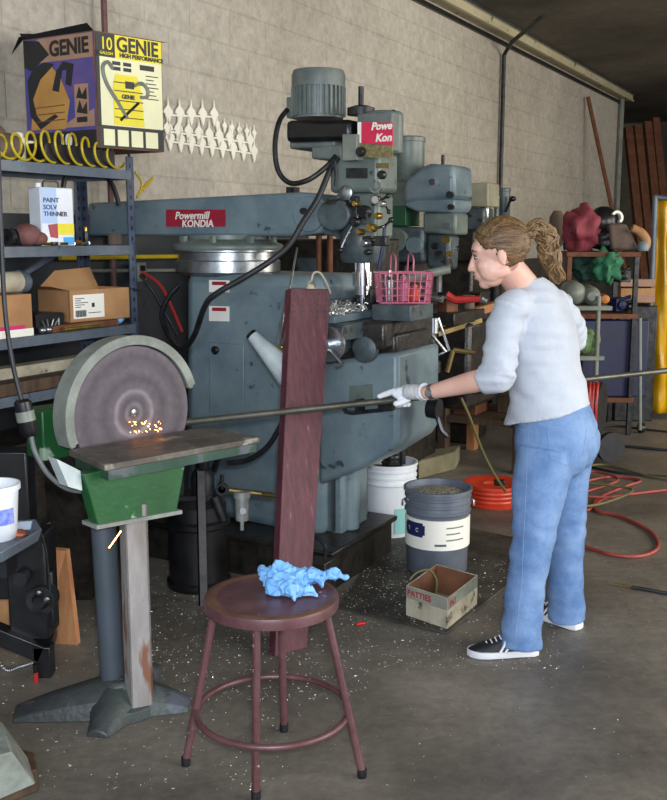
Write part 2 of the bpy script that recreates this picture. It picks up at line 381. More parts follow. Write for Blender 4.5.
# pipes and outlet low on the wall, right of the shelf
a, c = atN(60, 258, 3.5), atN(205, 256, 3.5)
tubeobj('wall_pipe', [a, c], .012, M['yhose'], 'thin yellow pipe running level along the dark lower wall under the long ram', 'pipe')
tubeobj('wall_conduit', [atN(70, 271, 3.52), atN(215, 270, 3.52)], .010, M['tank'], 'thin pale conduit just below the level yellow pipe', 'pipe')
t = thing('wall_outlet', 'grey electrical outlet box on the dark wall right of the storage shelf', 'outlet', atN(138, 282, 3.52))
bb = MB(frame(atN(138, 272, 3.48), U, (0, 0, 1))); bb.box((-.035, -.05, -.03), (.035, .05, .03)); bb.build('box', M['tank'], t, .004)
bb = MB(frame(atN(138, 272, 3.48), U, (0, 0, 1))); bb.box((-.018, .006, .03), (.018, .036, .037)); bb.box((-.018, -.036, .03), (.018, -.006, .037)); bb.build('socket', M['black'], t)
def ph(pts, n0, n1=None, k=6):
    n1 = n0 if n1 is None else n1
    return spline([atN(x, y, n0 + (n1 - n0) * i / (len(pts) - 1)) for i, (x, y) in enumerate(pts)], k)
tubeobj('electric_cable', ph([(142, 272), (160, 285), (172, 308), (182, 332)], 3.4, 3.2), .009, M['tool_red'], 'short red cord dropping from the wall outlet behind the blue grey column', 'cord')
tubeobj('electric_cable', ph([(140, 275), (152, 290), (168, 318), (178, 336)], 3.42, 3.25), .008, M['rubber'], 'short black cord dropping from the wall outlet beside the red one', 'cord')
tubeobj('air_hose', ph([(205, 250), (188, 254), (180, 264), (186, 274)], 3.2), .009, M['yhose'], 'short bent yellow hose end over the top of the machine column', 'hose')
tubeobj('yellow_strap', ph([(135, 172), (142, 184), (137, 197), (146, 184), (153, 178), (143, 190)], 3.45), .006, M['yhose'], 'twist of yellow strap hanging against the wall right of the shelf top', 'strap')
# ================================================================ STORAGE SHELF
SN0, SN1, SU1, SU0 = 2.93, 3.24, 3.56, 1.9
sh = thing('storage_shelf', 'blue grey steel storage shelf with perforated posts behind the disc grinder', 'shelf', W((SU0 + SU1) / 2, (SN0 + SN1) / 2, 0))
def post(u, n, su, sn):
    b = MB(WM); b.box((min(u, u + su * .045), min(n, n + sn * .004), 0), (max(u, u + su * .045), max(n, n + sn * .004), 1.86))
    b.box((min(u, u + su * .004), min(n, n + sn * .04), 0), (max(u, u + su * .004), max(n, n + sn * .04), 1.86)); return b
for u, n, su, sn in ((SU1, SN0, -1, 1), (SU1, SN1, -1, -1), (2.62, SN0, 1, 1), (2.62, SN1, 1, -1)):
    hb = post(u, n, su, sn); hb.mi = len(hb.f)
    for k in range(40):
        z = .1 + k * .045
        hb.box((u + su * .018, n - .0012, z), (u + su * .028, n + .0052 * sn, z + .018))
        hb.box((u - .0012, n + sn * .014, z), (u + .0055 * su, n + sn * .026, z + .018))
    hb.build('post', [M['dkblue'], M['black']], sh)
ZS = [1.80, 1.475, 1.125, .90, .35]
for z in ZS:
    b = MB(WM); b.box((SU0, SN0, z - .006), (SU1, SN1, z)); b.box((SU0, SN0 - .002, z - .04), (SU1 - .02, SN0 + .01, z)); b.box((SU0, SN1 - .01, z - .04), (SU1, SN1, z)); b.box((SU1 - .006, SN0, z - .04), (SU1 + .002, SN1, z))
    b.build('shelf_board', M['shelf'], sh)
b = MB(WM); b.bar((2.6, SN1 + .004, 1.12), (3.5, SN1 + .004, 1.48), .02, .02); b.bar((2.6, SN1 + .006, 1.1), (3.45, SN1 + .006, .78), .02, .02); b.build('brace', M['dkblue'], sh)
def zt(i): return ZS[i] + .001
# --- big carton on top
K = atN(98, 152, SN0 + .02); K.z = zt(0) + .085
vd = Vector((K.x, K.y, 0)).normalized(); rt = Vector((vd.y, -vd.x, 0))
e1 = (rt * math.cos(R(33)) + vd * math.sin(R(33))).normalized(); e2 = (-rt * math.cos(R(57 - 13)) + vd * math.sin(R(44))).normalized()
WA, WB, HB = .345, .42, .475
b = MB(WM); kk = WI @ K; b.box((kk.x - .30, SN0 + .03, zt(0)), (kk.x + .12, SN1 - .01, zt(0) + .083)); tag(b.build('flat_box', M['black'], bevel=.004), 'low black box under the big vacuum cleaner carton', 'box')
bx = thing('vacuum_cleaner_carton', 'large open GENIE vacuum cleaner carton, yellow and purple, on the top shelf', 'carton', K)
FB = frame(K, e2, (0, 0, 1)); FA = frame(K, e1, (0, 0, 1))
p0, p1, p3 = K, K + e1 * WA, K + e2 * WB; p2 = p1 + e2 * WB
up = Vector((0, 0, HB))
b = MB(); b.add([p0, p1, p2, p3, p0 + up, p1 + up, p2 + up, p3 + up], [(0, 3, 2, 1), (0, 1, 5, 4), (1, 2, 6, 5), (2, 3, 7, 6), (3, 0, 4, 7)])
b.build('body', M['card_dk'], bx)
b = MB(); q = Vector((0, 0, 1))
b.add([p1 + up, p2 + up, p2 + up + (e1 * .05) + q * .04, p1 + up + e1 * .04 + q * .0], [(0, 1, 2, 3)])
b.add([p2 + up, p3 + up, p3 + up + e2 * .02 + q * .03, p2 + up + e2 * .02 + q * .07], [(0, 1, 2, 3)])
b.add([p0 + up, p3 + up, p3 + up - e1 * .06 - q * .07, p3 + up - e1 * .02 + q * .01, p0 + up - e1 * .03 + q * .025], [(0, 1, 2, 3, 4)])
b.build('flap', M['blackprint'], bx)
def dec(F, rects, m, name, par, z=.0015, out=1, grp=None):
    for r in rects:
        if len(r) == 4 and not isinstance(r[0], (tuple, list)): r = [(r[0], r[1]), (r[2], r[1]), (r[2], r[3]), (r[0], r[3])]
        o = MB().prism(r, F, 0, z * out).build(name, m, par)
    return o
# right face (front normal is -ey x ...): use frame with outward normal
FAo = frame(K, e1, (0, 0, 1)); sA = 1 if FAo.col[2].to_3d().dot(vd) < 0 else -1
pr_ = dec(FAo, [(.006, .005, WA - .004, HB - .005)], M['cream'], 'right_face_print', bx, .002, sA)
dec(FAo, [(.006, .375, .10, HB - .005), (.006, .004, WA - .004, .095), (.004, .09, .022, .40)], M['blackprint'], 'black_panel', pr_, .003, sA)
dec(FAo, [(.10, .375, WA - .004, HB - .005)], M['yellow'], 'yellow_panel', pr_, .003, sA)
dec(FAo, [(.03, .012, .085, .08), (.10, .012, .155, .08), (.17, .012, .23, .08), (.245, .012, .31, .08)], M['cream'], 'small_picture', pr_, .004, sA)
TA = FAo @ Matrix.Translation((0, 0, .003 * sA))
if sA < 0: TA = TA
MB().text('GENIE', .085, TA @ Matrix.Translation((.107, .405, 0)) @ Matrix.Diagonal((.92, 1, 1, 1)), .002, .0022).build('brand_text', M['blackprint'], pr_)
MB().text('HIGH PERFORMANCE', .0235, TA @ Matrix.Translation((.122, .382, 0)), .002, .001).build('text', M['blackprint'], pr_)
MB().text('10', .072, TA @ Matrix.Translation((.026, .405, 0)) @ Matrix.Diagonal((.85, 1, 1, 1)), .002, .0005).build('size_text', M['yellow'], pr_)
MB().text('GALLON', .016, TA @ Matrix.Translation((.024, .385, 0)), .002, .0002).build('text', M['yellow'], pr_)
dec(FAo, [(.225, .34, .30, .362)], M['blackprint'], 'black_panel', pr_, .003, sA)
b = MB()
for k in range(7): b.box((.255, .22 + k * .016, 0), (.32 - .012 * (k % 3), .224 + k * .016, .0035 * sA), FAo)
b.build('small_text', M['blackprint'], pr_)
b = MB()
for k in range(2):
    for j in range(2): b.box((.085 + k * .055, .325 + j * .022, 0), (.125 + k * .055, .34 + j * .022, .0035 * sA), FAo)
b.build('badge_print', M['blackprint'], pr_)
b = MB(); b.prism([(.085, .10), (.24, .10), (.225, .27), (.205, .31), (.10, .31), (.085, .27)], FAo, 0, .005 * sA); b.build('vacuum_picture', M['yellow'], pr_)
b = MB()
for y in (.13, .165, .20, .24, .275): b.box((.088, y, 0), (.235, y + .004, .006 * sA), FAo)
b.box((.145, .255, 0), (.19, .285, .0062 * sA), FAo)
b.tube([FAo @ Vector((x, y, .006 * sA)) for x, y in ((.21, .20), (.15, .15), (.115, .12))], .006, 6)
b.build('picture_lines', M['blackprint'], pr_)
b = MB(); b.tube([FAo @ Vector((x, y, .005 * sA)) for x, y in spline([Vector((a, c, 0)) for a, c in ((.15, .13), (.10, .20), (.05, .27), (.035, .33), (.06, .355), (.085, .33))], 5) and [(v.x, v.y) for v in spline([Vector((a, c, 0)) for a, c in ((.15, .13), (.10, .20), (.05, .27), (.035, .33), (.06, .355), (.085, .33))], 5)]], .008, 6)
b.tube([FAo @ Vector((v.x, v.y, .005 * sA)) for v in spline([Vector((a, c, 0)) for a, c in ((.19, .27), (.23, .285), (.26, .26), (.255, .23), (.22, .225))], 5)], .008, 6)
b.build('picture_hose', M['tank'], pr_)
MB().text('GENIE', .024, TA @ Matrix.Translation((.125, .212, .003 * sA)), .001, .001).build('brand_text', M['blackprint'], pr_)
# left face: text runs from far edge to the near corner
P3 = K + e2 * WB; FBo = frame(P3, -e2, (0, 0, 1)); sB = 1 if FBo.col[2].to_3d().dot(vd) < 0 else -1
pl = dec(FBo, [(.004, .005, WB - .004, HB - .004)], M['purple'], 'left_face_print', bx, .002, sB)
dec(FBo, [(.10, .37, WB - .006, HB - .006), [(.004, .37), (.10, .37), (.10, HB - .006), (.03, HB - .03)], [(.20, .09), (WB - .01, .09), (WB - .01, .16), (.3, .13)]], M['tan'], 'tan_panel', pl, .003, sB)
dec(FBo, [(.004, .004, WB - .004, .075), [(.004, HB - .004), (.004, .36), (.04, .34), (.16, .40), (.10, .46)]], M['blackprint'], 'black_panel', pl, .0035, sB)
TB = FBo @ Matrix.Translation((0, 0, .003 * sB))
MB().text('GENIE', .088, TB @ Matrix.Translation((.16, .392, 0)) @ Matrix.Diagonal((.95, 1, 1, 1)), .002, .003).build('brand_text', M['blackprint'], pl)
MB().text('10', .075, TB @ Matrix.Translation((.20, .01, .001)), .002, .003).build('size_text', M['offwhite'], pl)
dec(FBo, [[(.03, .09), (.24, .085), (.27, .20), (.22, .30), (.17, .35), (.06, .28)]], M['orangeprint'], 'vacuum_picture', pl, .004, sB)
dec(FBo, [[(.02, .30), (.06, .35), (.13, .37), (.18, .36), (.17, .345), (.10, .30), (.05, .22), (.07, .15), (.10, .12), (.18, .15), (.20, .14), (.09, .09), (.03, .15)], [(.17, .25), (.20, .33), (.24, .365), (.30, .35), (.28, .26), (.25, .27), (.26, .33), (.23, .33), (.21, .24)]], M['blackprint'], 'black_picture', pl, .005, sB)
b = MB()
for y in (.12, .15, .18): b.prism([(.06, y), (.24, y + .004), (.24, y + .008), (.06, y + .004)], FBo, 0, .0055 * sB)
b.build('picture_lines', M['card_dk'], pl)
f_ = dec(FBo, [(.30, .10, .38, .265)], M['tan'], 'feature_panel', pl, .004, sB)
dec(FBo, [[(.31, .21), (.33, .255), (.345, .22), (.37, .25), (.372, .20)], [(.31, .15), (.33, .20), (.345, .16), (.37, .19), (.372, .14)], (.31, .108, .37, .13)], M['blackprint'], 'black_picture', f_, .0055, sB)
# --- yellow coiled hose along shelf edge
pts = []
for i in range(13 * 22):
    t = i / (13 * 22 - 1); c = W(2.5 + 1.0 * t, SN0 + .03, 0); ang = 2 * math.pi * i / 22; rr = .052 - .012 * math.sin(t * 7) - .016 * max(0, t - .6)
    pts.append(c + U * (.062 * math.cos(ang)) + N * (.02 * math.cos(ang)) + Vector((0, 0, zt(0) + rr + .007 + rr * math.sin(ang))))
tubeobj('coiled_air_hose', pts, .0052, M['yhose'], 'yellow coiled air hose stretched along the front of the top shelf', 'hose', 6)
def jar(name, px, py, n, z, r, h, m, label, cat, lidm=None):
    o = atN(px, py, n); o.z = z
    b = MB(); b.lathe([(r * .9, 0), (r, .003), (r, h - .004), (r * .92, h)], o, n=20)
    if lidm:
        t = thing(name, label, cat, o); b.build('body', m, t)
        MB().lathe([(r * .7, h), (r * .75, h + .015), (r * .6, h + .02)], o, n=16).build('cap', lidm, t)
        return t
    return tag(b.build(name, m), label, cat)
jar('spool', 19, 160, SN0 + .16, zt(0), .03, .105, M['cream'], 'cream thread spool inside the yellow coiled hose on the top shelf', 'spool', M['offwhite'])
jar('spool', 31, 160, SN0 + .14, zt(0), .024, .075, M['white'], 'short white spool just right of the taller cream spool', 'spool', M['offwhite'])
jar('tape_roll', 55, 160, SN0 + .2, zt(0), .05, .085, M['card'], 'brown roll of tape behind the coiled hose under the carton edge', 'tape roll')
# rolled brown bag left
b = MB(WM); c = wN(4, 150, SN0 + .15); b.ell((c.x, c.y, zt(0) + .06), (.09, .07, .06)); b.ell((c.x - .05, c.y, zt(0) + .10), (.05, .05, .05)); tag(b.build('canvas_bag', M['brownbag']), 'crumpled brown bag at the left end of the top shelf', 'bag')
# black loops hanging under the top shelf
tubeobj('hanging_belt', ph([(72, 228), (64, 205), (64, 182), (72, 168), (84, 166), (98, 170), (112, 184), (119, 205)], SN0 + .12), .011, M['rubber'], 'black drive belt looped under the top shelf', 'belt')
# --- second shelf
c = atN(42, 240, SN0 + .06); c.z = zt(1)
can = thing('solvent_can', 'white and pale blue rectangular solvent can with yellow and cyan label', 'can', c)
fr = frame(c, (U + N * -.25), (0, 0, 1)); fr[0][3], fr[1][3], fr[2][3] = c
sg = 1 if fr.col[2].to_3d().dot(N) < 0 else -1
b = MB(fr); b.box((0, 0, 0), (.155, .235, -.09 * sg)); b.build('body', M['white'], can, .006)
b = MB(fr); b.box((.004, .09, 0), (.075, .232, .0012 * sg)); b.build('blue_label', mat('pale_blue_print', '#a9bfe0', None, .5), can)
b = MB(fr); b.box((.075, .045, 0), (.152, .09, .0012 * sg)); b.build('yellow_label', M['yellow'], can)
b = MB(fr); b.box((.10, .006, 0), (.15, .035, .0014 * sg)); b.build('cyan_label', mat('cyan_print', '#2e9fe0', None, .5), can)
b = MB(fr); b.prism([(.03, .085), (.075, .09), (.075, .03), (.04, .035)], fr.inverted() @ fr, 0, .0014 * sg); b.build('red_label', M['red'], can)
b = MB(); [b.text(s_, .026, fr @ Matrix.Translation((.012, y_, .001 * sg)), .0015, .0005) for s_, y_ in (('PAINT', .175), ('SOLV', .147), ('THINNER', .12))]; b.build('text', M['navy'], can)
b = MB(fr); b.tube(spline([(.045, .232, -.045 * sg), (.05, .26, -.045 * sg), (.11, .26, -.045 * sg), (.115, .232, -.045 * sg)], 4), .005, 6); b.build('handle', M['black'], can)
b = MB(fr); b.tube([(.02, .23, -.045 * sg), (.02, .252, -.045 * sg)], .013, 12); b.build('cap', M['white'], can)
jar('bottle', 86, 240, SN0 + .1, zt(1), .012, .06, M['black'], 'small dark bottle on the second shelf right of the solvent can', 'bottle', M['brass'])
jar('can', 115, 242, SN0 + .12, zt(1), .03, .05, M['brownbag'], 'squat brownish tin at the right end of the second shelf', 'tin')
jar('can', 77, 243, SN0 + .05, zt(1), .02, .022, M['rust'], 'low rusty tin lid in front of the small dark bottle', 'tin')
b = MB(WM); c = wN(27, 242, SN0 + .1); b.ell((c.x, c.y, zt(1) + .045), (.055, .06, .045)); b.ell((c.x + .04, c.y - .02, zt(1) + .03), (.04, .04, .03)); tag(b.build('cloth_bundle', mat('red_brown_cloth', '#6a3f3c', '#7d5350', .8, bump=.4)), 'small reddish cloth bundle left of the solvent can', 'cloth')
for i, px in enumerate((9, 15, 21)):
    o = atN(px, 236, SN0 + .12); o.z = zt(1) + .036
    b = MB(); b.lathe([(.012, -.012), (.034, -.012), (.034, .012), (.012, .012), (.012, -.012)], o, U, 20)
    tag(b.build('pipe_ring', M['iron']), ['leftmost', 'middle', 'rightmost'][i] + ' of three dark iron rings on the left of the second shelf', 'ring', 'iron rings on the second shelf')
for i in range(9):
    o = atN(48 + i * 5, 243, SN0 + .03 + .012 * (i % 3)); o.z = zt(1) + .009
    b = MB(); x = Vector((math.cos(i), math.sin(i), 0)); b.cyl(o - x * .02, o + x * .02, .006, n=8); b.cyl(o + x * .012, o + x * .022, .009, n=6)
    tag(b.build('bolt', M['steel'] if i % 3 else M['brass']), 'loose bolt lying along the front edge of the second shelf', 'bolt', 'loose bolts on the second shelf')
# --- third shelf
c = atN(70, 320, SN0 + .03); c.z = zt(2) + .03
cb = thing('cardboard_box', 'open brown cardboard box with printed white label on the third shelf', 'box', c)
ex = (U * .86 - N * .1).normalized(); fr = frame(c, ex, (0, 0, 1)); sg = 1 if fr.col[2].to_3d().dot(N) < 0 else -1
L_, Dp, Hh = .34, -.2 * sg, .135
b = MB(fr); th = .004
for q in (((0, 0, 0), (L_, Hh, -.004 * sg)), ((0, 0, Dp), (L_, Hh, Dp + .004 * sg)), ((0, 0, 0), (.004, Hh, Dp)), ((L_ - .004, 0, 0), (L_, Hh, Dp)), ((0, 0, 0), (L_, .004, Dp))): b.box(*q)
b.build('body', M['card'], cb)
b = MB(fr); b.add([(0, Hh, Dp), (L_, Hh, Dp), (L_ - .03, Hh + .05, Dp * 1.2), (.02, Hh + .05, Dp * 1.2), (0, Hh, 0), (-.09, Hh + .02, 0), (-.09, Hh + .02, Dp), (0, Hh, Dp), (L_, Hh, 0), (L_ + .10, Hh - .025, .02 * sg), (L_ + .10, Hh - .01, Dp), (L_, Hh, Dp), (0, Hh, Dp), (L_, Hh, Dp), (L_ - .02, Hh + .085, Dp * 1.15), (.12, Hh + .075, Dp * 1.15), (L_ * .62, Hh, 0), (.0, Hh, 0), (.03, Hh - .05, .05 * sg), (L_ * .5, Hh - .045, .05 * sg)],
    [(12, 13, 14, 15), (4, 5, 6, 7), (8, 9, 10, 11)]); b.build('flap', M['card'], cb)
lb = dec(fr, [(.02, .015, .19, .115)], M['offwhite'], 'label', cb, .0015, sg)
b = MB(fr)
for k in range(14): b.box((.03 + k * .0042, .022, 0), (.032 + k * .0042 + .001 * (k % 2), .05, .0025 * sg))
for k in range(5): b.box((.03, .062 + k * .009, 0), (.06 + .02 * (k % 3), .065 + k * .009, .0025 * sg))
b.box((.12, .06, 0), (.135, .078, .0025 * sg)); b.box((.03 + .07, .035, 0), (.17, .038, .0025 * sg)); b.build('label_text', M['blackprint'], lb)
b = MB(WM); c2 = wN(95, 324, SN0 + .03); b.box((c2.x - .28, SN0 + .0, zt(2)), (c2.x + .12, SN0 + .22, zt(2) + .028)); tag(b.build('flat_carton', M['rust'], bevel=.003), 'flat dark red brown slab under the open cardboard box', 'slab')
b = MB(WM); c2 = wN(50, 320, SN0 + .04); b.box((c2.x - .08, c2.y, zt(2) + .0), (c2.x + .08, c2.y + .15, zt(2) + .075)); b.box((c2.x - .07, c2.y - .001, zt(2) + .05), (c2.x + .07, c2.y + .14, zt(2) + .078))
tray = thing('parts_tray', 'black parts tray holding bright metal rods on the third shelf', 'tray', W(c2.x, c2.y + .07, zt(2))); b.build('body', M['black'], tray)
for i, a in enumerate((-.6, -.2, .5, .9, .1)):
    o = W(c2.x - .04 + .02 * i, c2.y - .008, zt(2) + .03); b = MB(); b.cyl(o - (U * a + Vector((0, 0, 1))).normalized() * .022, o + (U * a + Vector((0, 0, 1))).normalized() * .026, .0035, n=6)
    tag(b.build('metal_rod', M['steel']), 'short bright rod sticking out of the black parts tray', 'rod', 'bright rods in the black tray')
c = atN(17, 330, SN0 + .02); b = MB(WM); cc = WI @ c
cx = thing('cardboard_box', 'closed tan box with a pink and white bottom stripe at left of third shelf', 'box', W(cc.x - .09, SN0 + .1, zt(2)))
b.box((cc.x - .25, SN0 + .01, zt(2)), (cc.x + .075, SN0 + .2, zt(2) + .165)); b.build('body', M['card'], cx, .002)
b = MB(WM); b.box((cc.x - .25, SN0 + .007, zt(2)), (cc.x + .075, SN0 + .01, zt(2) + .03)); b.build('white_stripe', M['offwhite'], cx)
b = MB(WM); b.box((cc.x - .25, SN0 + .006, zt(2) + .03), (cc.x + .03, SN0 + .01, zt(2) + .045)); b.build('pink_stripe', mat('magenta_print', '#c0246a', None, .6), cx)
rl = thing('paper_roll', 'pale roll with a blue grey end cap lying on the tan box', 'roll', W(cc.x - .1, SN0 + .1, zt(2) + .166))
b = MB(WM); b.cyl((cc.x - .3, SN0 + .08, zt(2) + .21), (cc.x + .075, SN0 + .08, zt(2) + .21), .042, n=20); b.build('body', M['cardpale'], rl)
b = MB(WM); b.cyl((cc.x + .075, SN0 + .08, zt(2) + .21), (cc.x + .115, SN0 + .08, zt(2) + .205), .047, .04, n=20); b.build('end_cap', M['shelf'], rl)
b = MB(WM); c2 = wN(122, 317, SN0); b.ell((c2.x, SN0 + .03, zt(2) + .03), (.04, .03, .028)); tag(b.build('blue_rag', M['rag']), 'small blue rag at the right end of the third shelf', 'rag')
b = MB(WM); c2 = wN(80, 322, SN0 + .0); b.cyl((c2.x - .12, SN0 - .02, zt(2) + .012), (c2.x + .1, SN0 - .012, zt(2) + .012), .011, n=10)
for i, px in enumerate((42, 48, 53)):
    o = atN(px, 326, SN0 + .02); o.z = zt(2) + .015; b2 = MB(); b2.ell(o, (.018, .015, .014))
    tag(b2.build('hose_fitting', M['steel']), ['leftmost', 'middle', 'rightmost'][i] + ' of three bright hose fittings at the front of the third shelf', 'fitting', 'bright fittings on the third shelf')
tag(b.build('pipe_offcut', M['brass']), 'short brass coloured pipe lying along the third shelf front edge', 'pipe')
# low shelf: long planks and tubes
b = MB(WM); b.box((2.3, SN0 + .0, zt(3)), (3.62, SN0 + .1, zt(3) + .05)); tag(b.build('timber_beam', M['wood_dk'], bevel=.004), 'dark timber beam on the low shelf behind the grinder', 'beam')
b = MB(WM); b.box((2.1, SN0 + .12, zt(3)), (3.58, SN0 + .2, zt(3) + .09)); tag(b.build('timber_beam', M['cardpale'], bevel=.004), 'pale grey beam on the low shelf behind the dark timber beam', 'beam')
b = MB(WM); b.box((2.0, SN0 + .01, zt(4)), (3.3, SN0 + .3, zt(4) + .35)); tag(b.build('crate', M['grime'], bevel=.006), 'large dark crate on the bottom shelf behind the grinder', 'crate')
# machine frame left of the grinder, in the gap below the shelf
b = MB(); 
# hanging cable with inline plug
hg = thing('hanging_cable', 'black cable with an inline connector hanging in front of the shelf at the left edge', 'cable', atY(8, 300, 3.0))
MB().tube(spline([atY(x, y, 3.0) for x, y in ((-3, 120), (1, 230), (5, 310), (13, 365), (22, 402))], 6), .0075, 8).build('cable', M['rubber'], hg)
b = MB(); b.tube([atY(22, 399, 3.0), atY(22.5, 402, 3.0), atY(29, 431, 3.0), atY(30, 436, 3.0)], [.018, .026, .028, .02], 14); b.build('connector', M['black'], hg)
b = MB(); b.tube([atY(24.5, 411, 3.0), atY(26.6, 421, 3.0)], [.0285, .0285], 14); b.build('tape', M['tank'], hg)
MB().tube(spline([atY(x, y, Y) for x, y, Y in ((31, 436, 3.0), (35, 452, 2.99), (48, 474, 2.98), (66, 488, 2.97), (83, 491, 2.96), (92, 488, 2.98))], 6), .008, 8).build('grey_lead', mat('grey_cable', '#55595a', '#6d7170', .5), hg)
# ================================================================ DISC GRINDER
TZ = .86
nd = Vector((math.sin(R(45)), -math.cos(R(45)), 0)); td = Vector((math.cos(R(45)), math.sin(R(45)), 0))   # disc normal, disc plane direction
DC = Vector((-.663, 3.255, .94)); DR = .222
gr = thing('disc_grinder', 'green pedestal disc grinder with large grey abrasive disc and scarred steel table', 'grinder', (-.69, 3.10, 0))
b = MB(); b.lathe([(DR * .985, -.014), (DR, -.011), (DR, .002), (DR * .99, .004), (.02, .004), (.0, .004)], DC, nd, 72)
dm = bpy.data.materials.new('disc_rings'); dm.use_nodes = True; nt = dm.node_tree; L = nt.links.new; bs = nt.nodes['Principled BSDF']; bs.inputs['Roughness'].default_value = .62
tc = nt.nodes.new('ShaderNodeTexCoord'); vm = nt.nodes.new('ShaderNodeVectorMath'); vm.operation = 'DISTANCE'; vm.inputs[1].default_value = DC - Vector((-.69, 3.10, 0)); L(tc.outputs['Object'], vm.inputs[0])
n1 = nt.nodes.new('ShaderNodeTexNoise'); n1.inputs['Scale'].default_value = 6; L(tc.outputs['Object'], n1.inputs[0])
ma = nt.nodes.new('ShaderNodeMath'); ma.operation = 'MULTIPLY_ADD'; L(n1.outputs[0], ma.inputs[0]); ma.inputs[1].default_value = .02; L(vm.outputs['Value'], ma.inputs[2])
rp = nt.nodes.new('ShaderNodeValToRGB'); e = rp.color_ramp.elements; mr = nt.nodes.new('ShaderNodeMath'); mr.operation = 'MULTIPLY'; mr.inputs[1].default_value = 4.0; L(ma.outputs[0], mr.inputs[0]); L(mr.outputs[0], rp.inputs[0])
cols = [(0, '#423b41'), (.07, '#6d656b'), (.11, '#433d42'), (.16, '#676166'), (.21, '#463f44'), (.27, '#564e55'), (.33, '#7c7479'), (.37, '#585057'), (.5, '#484045'), (.62, '#585056'), (.78, '#484046'), (.9, '#5b5359')]
e[0].position, e[0].color = cols[0][0], hx(cols[0][1]); e[1].position, e[1].color = .98, hx('#544a52')
for p_, c_ in cols[1:]: q = e.new(p_); q.color = hx(c_)
n2 = nt.nodes.new('ShaderNodeTexNoise'); n2.inputs['Scale'].default_value = 40; L(tc.outputs['Object'], n2.inputs[0])
mx = nt.nodes.new('ShaderNodeMix'); mx.data_type = 'RGBA'; mx.blend_type = 'OVERLAY'; mx.inputs[0].default_value = .35; L(rp.outputs[0], mx.inputs[6]); L(n2.outputs[0], mx.inputs[7]); L(mx.outputs[2], bs.inputs['Base Color'])
b.build('abrasive_disc', dm, gr)
MB().lathe([(.012, 0), (.012, .006), (.006, .008), (0, .008)], DC, nd, 14).build('hub_bolt', M['steel'], gr)
MB().lathe([(DR * .9, -.015), (DR * .9, -.028), (.05, -.03), (.05, -.09), (.0, -.09)], DC, nd, 40).build('backing_plate', M['shelf'], gr)
# guard: band over the disc, its width running back along the axis
fr = frame(DC, td, (0, 0, 1)); sg = 1 if fr.col[2].to_3d().dot(nd) > 0 else -1
b = MB(); b.arc(fr, DR + .012, DR + .030, R(14), R(200), .010 * sg, -.075 * sg, 40); b.arc(fr, DR + .004, DR + .036, R(16), R(198), .006 * sg, .016 * sg, 40)
g = b.build('disc_guard', M['guard'], gr, .002)
b = MB(); b.arc(fr, .02, DR + .028, R(14), R(200), -.065 * sg, -.075 * sg, 30); b.build('guard_back', M['guard'], gr)
# motor and housing
b = MB(); b.lathe([(.085, -.095), (.10, -.10), (.10, -.30), (.085, -.33), (.0, -.33)], DC, nd, 26); b.build('motor', M['green_dk'], gr)
bq = atz(55, 437, .87); fr2 = frame((bq.x, bq.y, .80), td, -nd)
b = MB(fr2); b.box((-.055, -.02, 0), (.055, .09, .165)); b.build('motor_bracket', M['green'], gr, .006)
b = MB(fr2); b.box((.055, -.01, 0), (.08, .08, .17)); b.build('bracket_edge', M['shelf'], gr, .003)
# table
pts = [(-.665, 2.839), (-.243, 3.247), (-.41, 3.43), (-.49, 3.392), (-.845, 3.037), (-.91, 3.09), (-.955, 3.21), (-.985, 3.205), (-.967, 3.17)]
pts = [(-.665, 2.839), (-.243, 3.247), (-.42, 3.435), (-.828, 3.032)]
pts[3] = (-.826, 3.048); pts[2] = (-.44, 3.434)
I4 = Matrix()
b = MB(); b.prism([(-.665, 2.839), (-.243, 3.247), (-.44, 3.434), (-.826, 3.048)], I4, TZ - .02, TZ)
tb = b.build('table_top', M['top'], gr, .003)
b = MB(); b.prism([(-.658, 2.85), (-.256, 3.249), (-.262, 3.256), (-.664, 2.857)], I4, TZ - .05, TZ - .02)
b.prism([(-.658, 2.85), (-.80, 3.028), (-.79, 3.03), (-.65, 2.86)], I4, TZ - .05, TZ - .02); b.build('table_skirt', M['green_dk'], gr)
# seam across the top
b = MB(); b.bar((-.745, 2.945, TZ + .0005), (-.345, 3.345, TZ + .0005), .004, .002); b.build('table_seam', M['grime'], gr)
# green trapezoid bracket
bo = Vector((-.665, 2.839, 0)) - nd * .05
def onpl(px, py, dd):
    r = ray(px, py); return O0 + r * ((dd - O0.dot(nd)) / r.dot(nd))
dB = -2.53
tr = [onpl(x, y, dB) for x, y in ((84, 474), (187, 455), (177, 512), (98, 526))]
fr3 = frame(tr[3], td, (0, 0, 1)); loc = [fr3.inverted() @ p_ for p_ in tr]; sg3 = 1 if fr3.col[2].to_3d().dot(nd) > 0 else -1
b = MB(); b.prism([(p_.x, p_.y) for p_ in loc], fr3, 0, -.05 * sg3); b.build('table_bracket', M['green'], gr, .004)
b = MB(); b.prism([(loc[3].x - .012, loc[3].y - .006), (loc[2].x + .012, loc[2].y - .006), (loc[2].x + .012, loc[2].y + .006), (loc[3].x - .012, loc[3].y + .006)], fr3, .012 * sg3, -.07 * sg3); b.build('bracket_lip', M['guard'], gr)
# white filler piece between table and bracket at left
b = MB(); q_ = [onpl(x, y, dB + .0) - nd * .02 for x, y in ((60, 460), (84, 472), (86, 492), (72, 488))]
b.add(q_ + [p_ - nd * .05 for p_ in q_], [(0, 1, 2, 3), (7, 6, 5, 4), (0, 4, 5, 1), (1, 5, 6, 2), (2, 6, 7, 3), (3, 7, 4, 0)]); b.build('white_casting', M['lampshade'], gr)
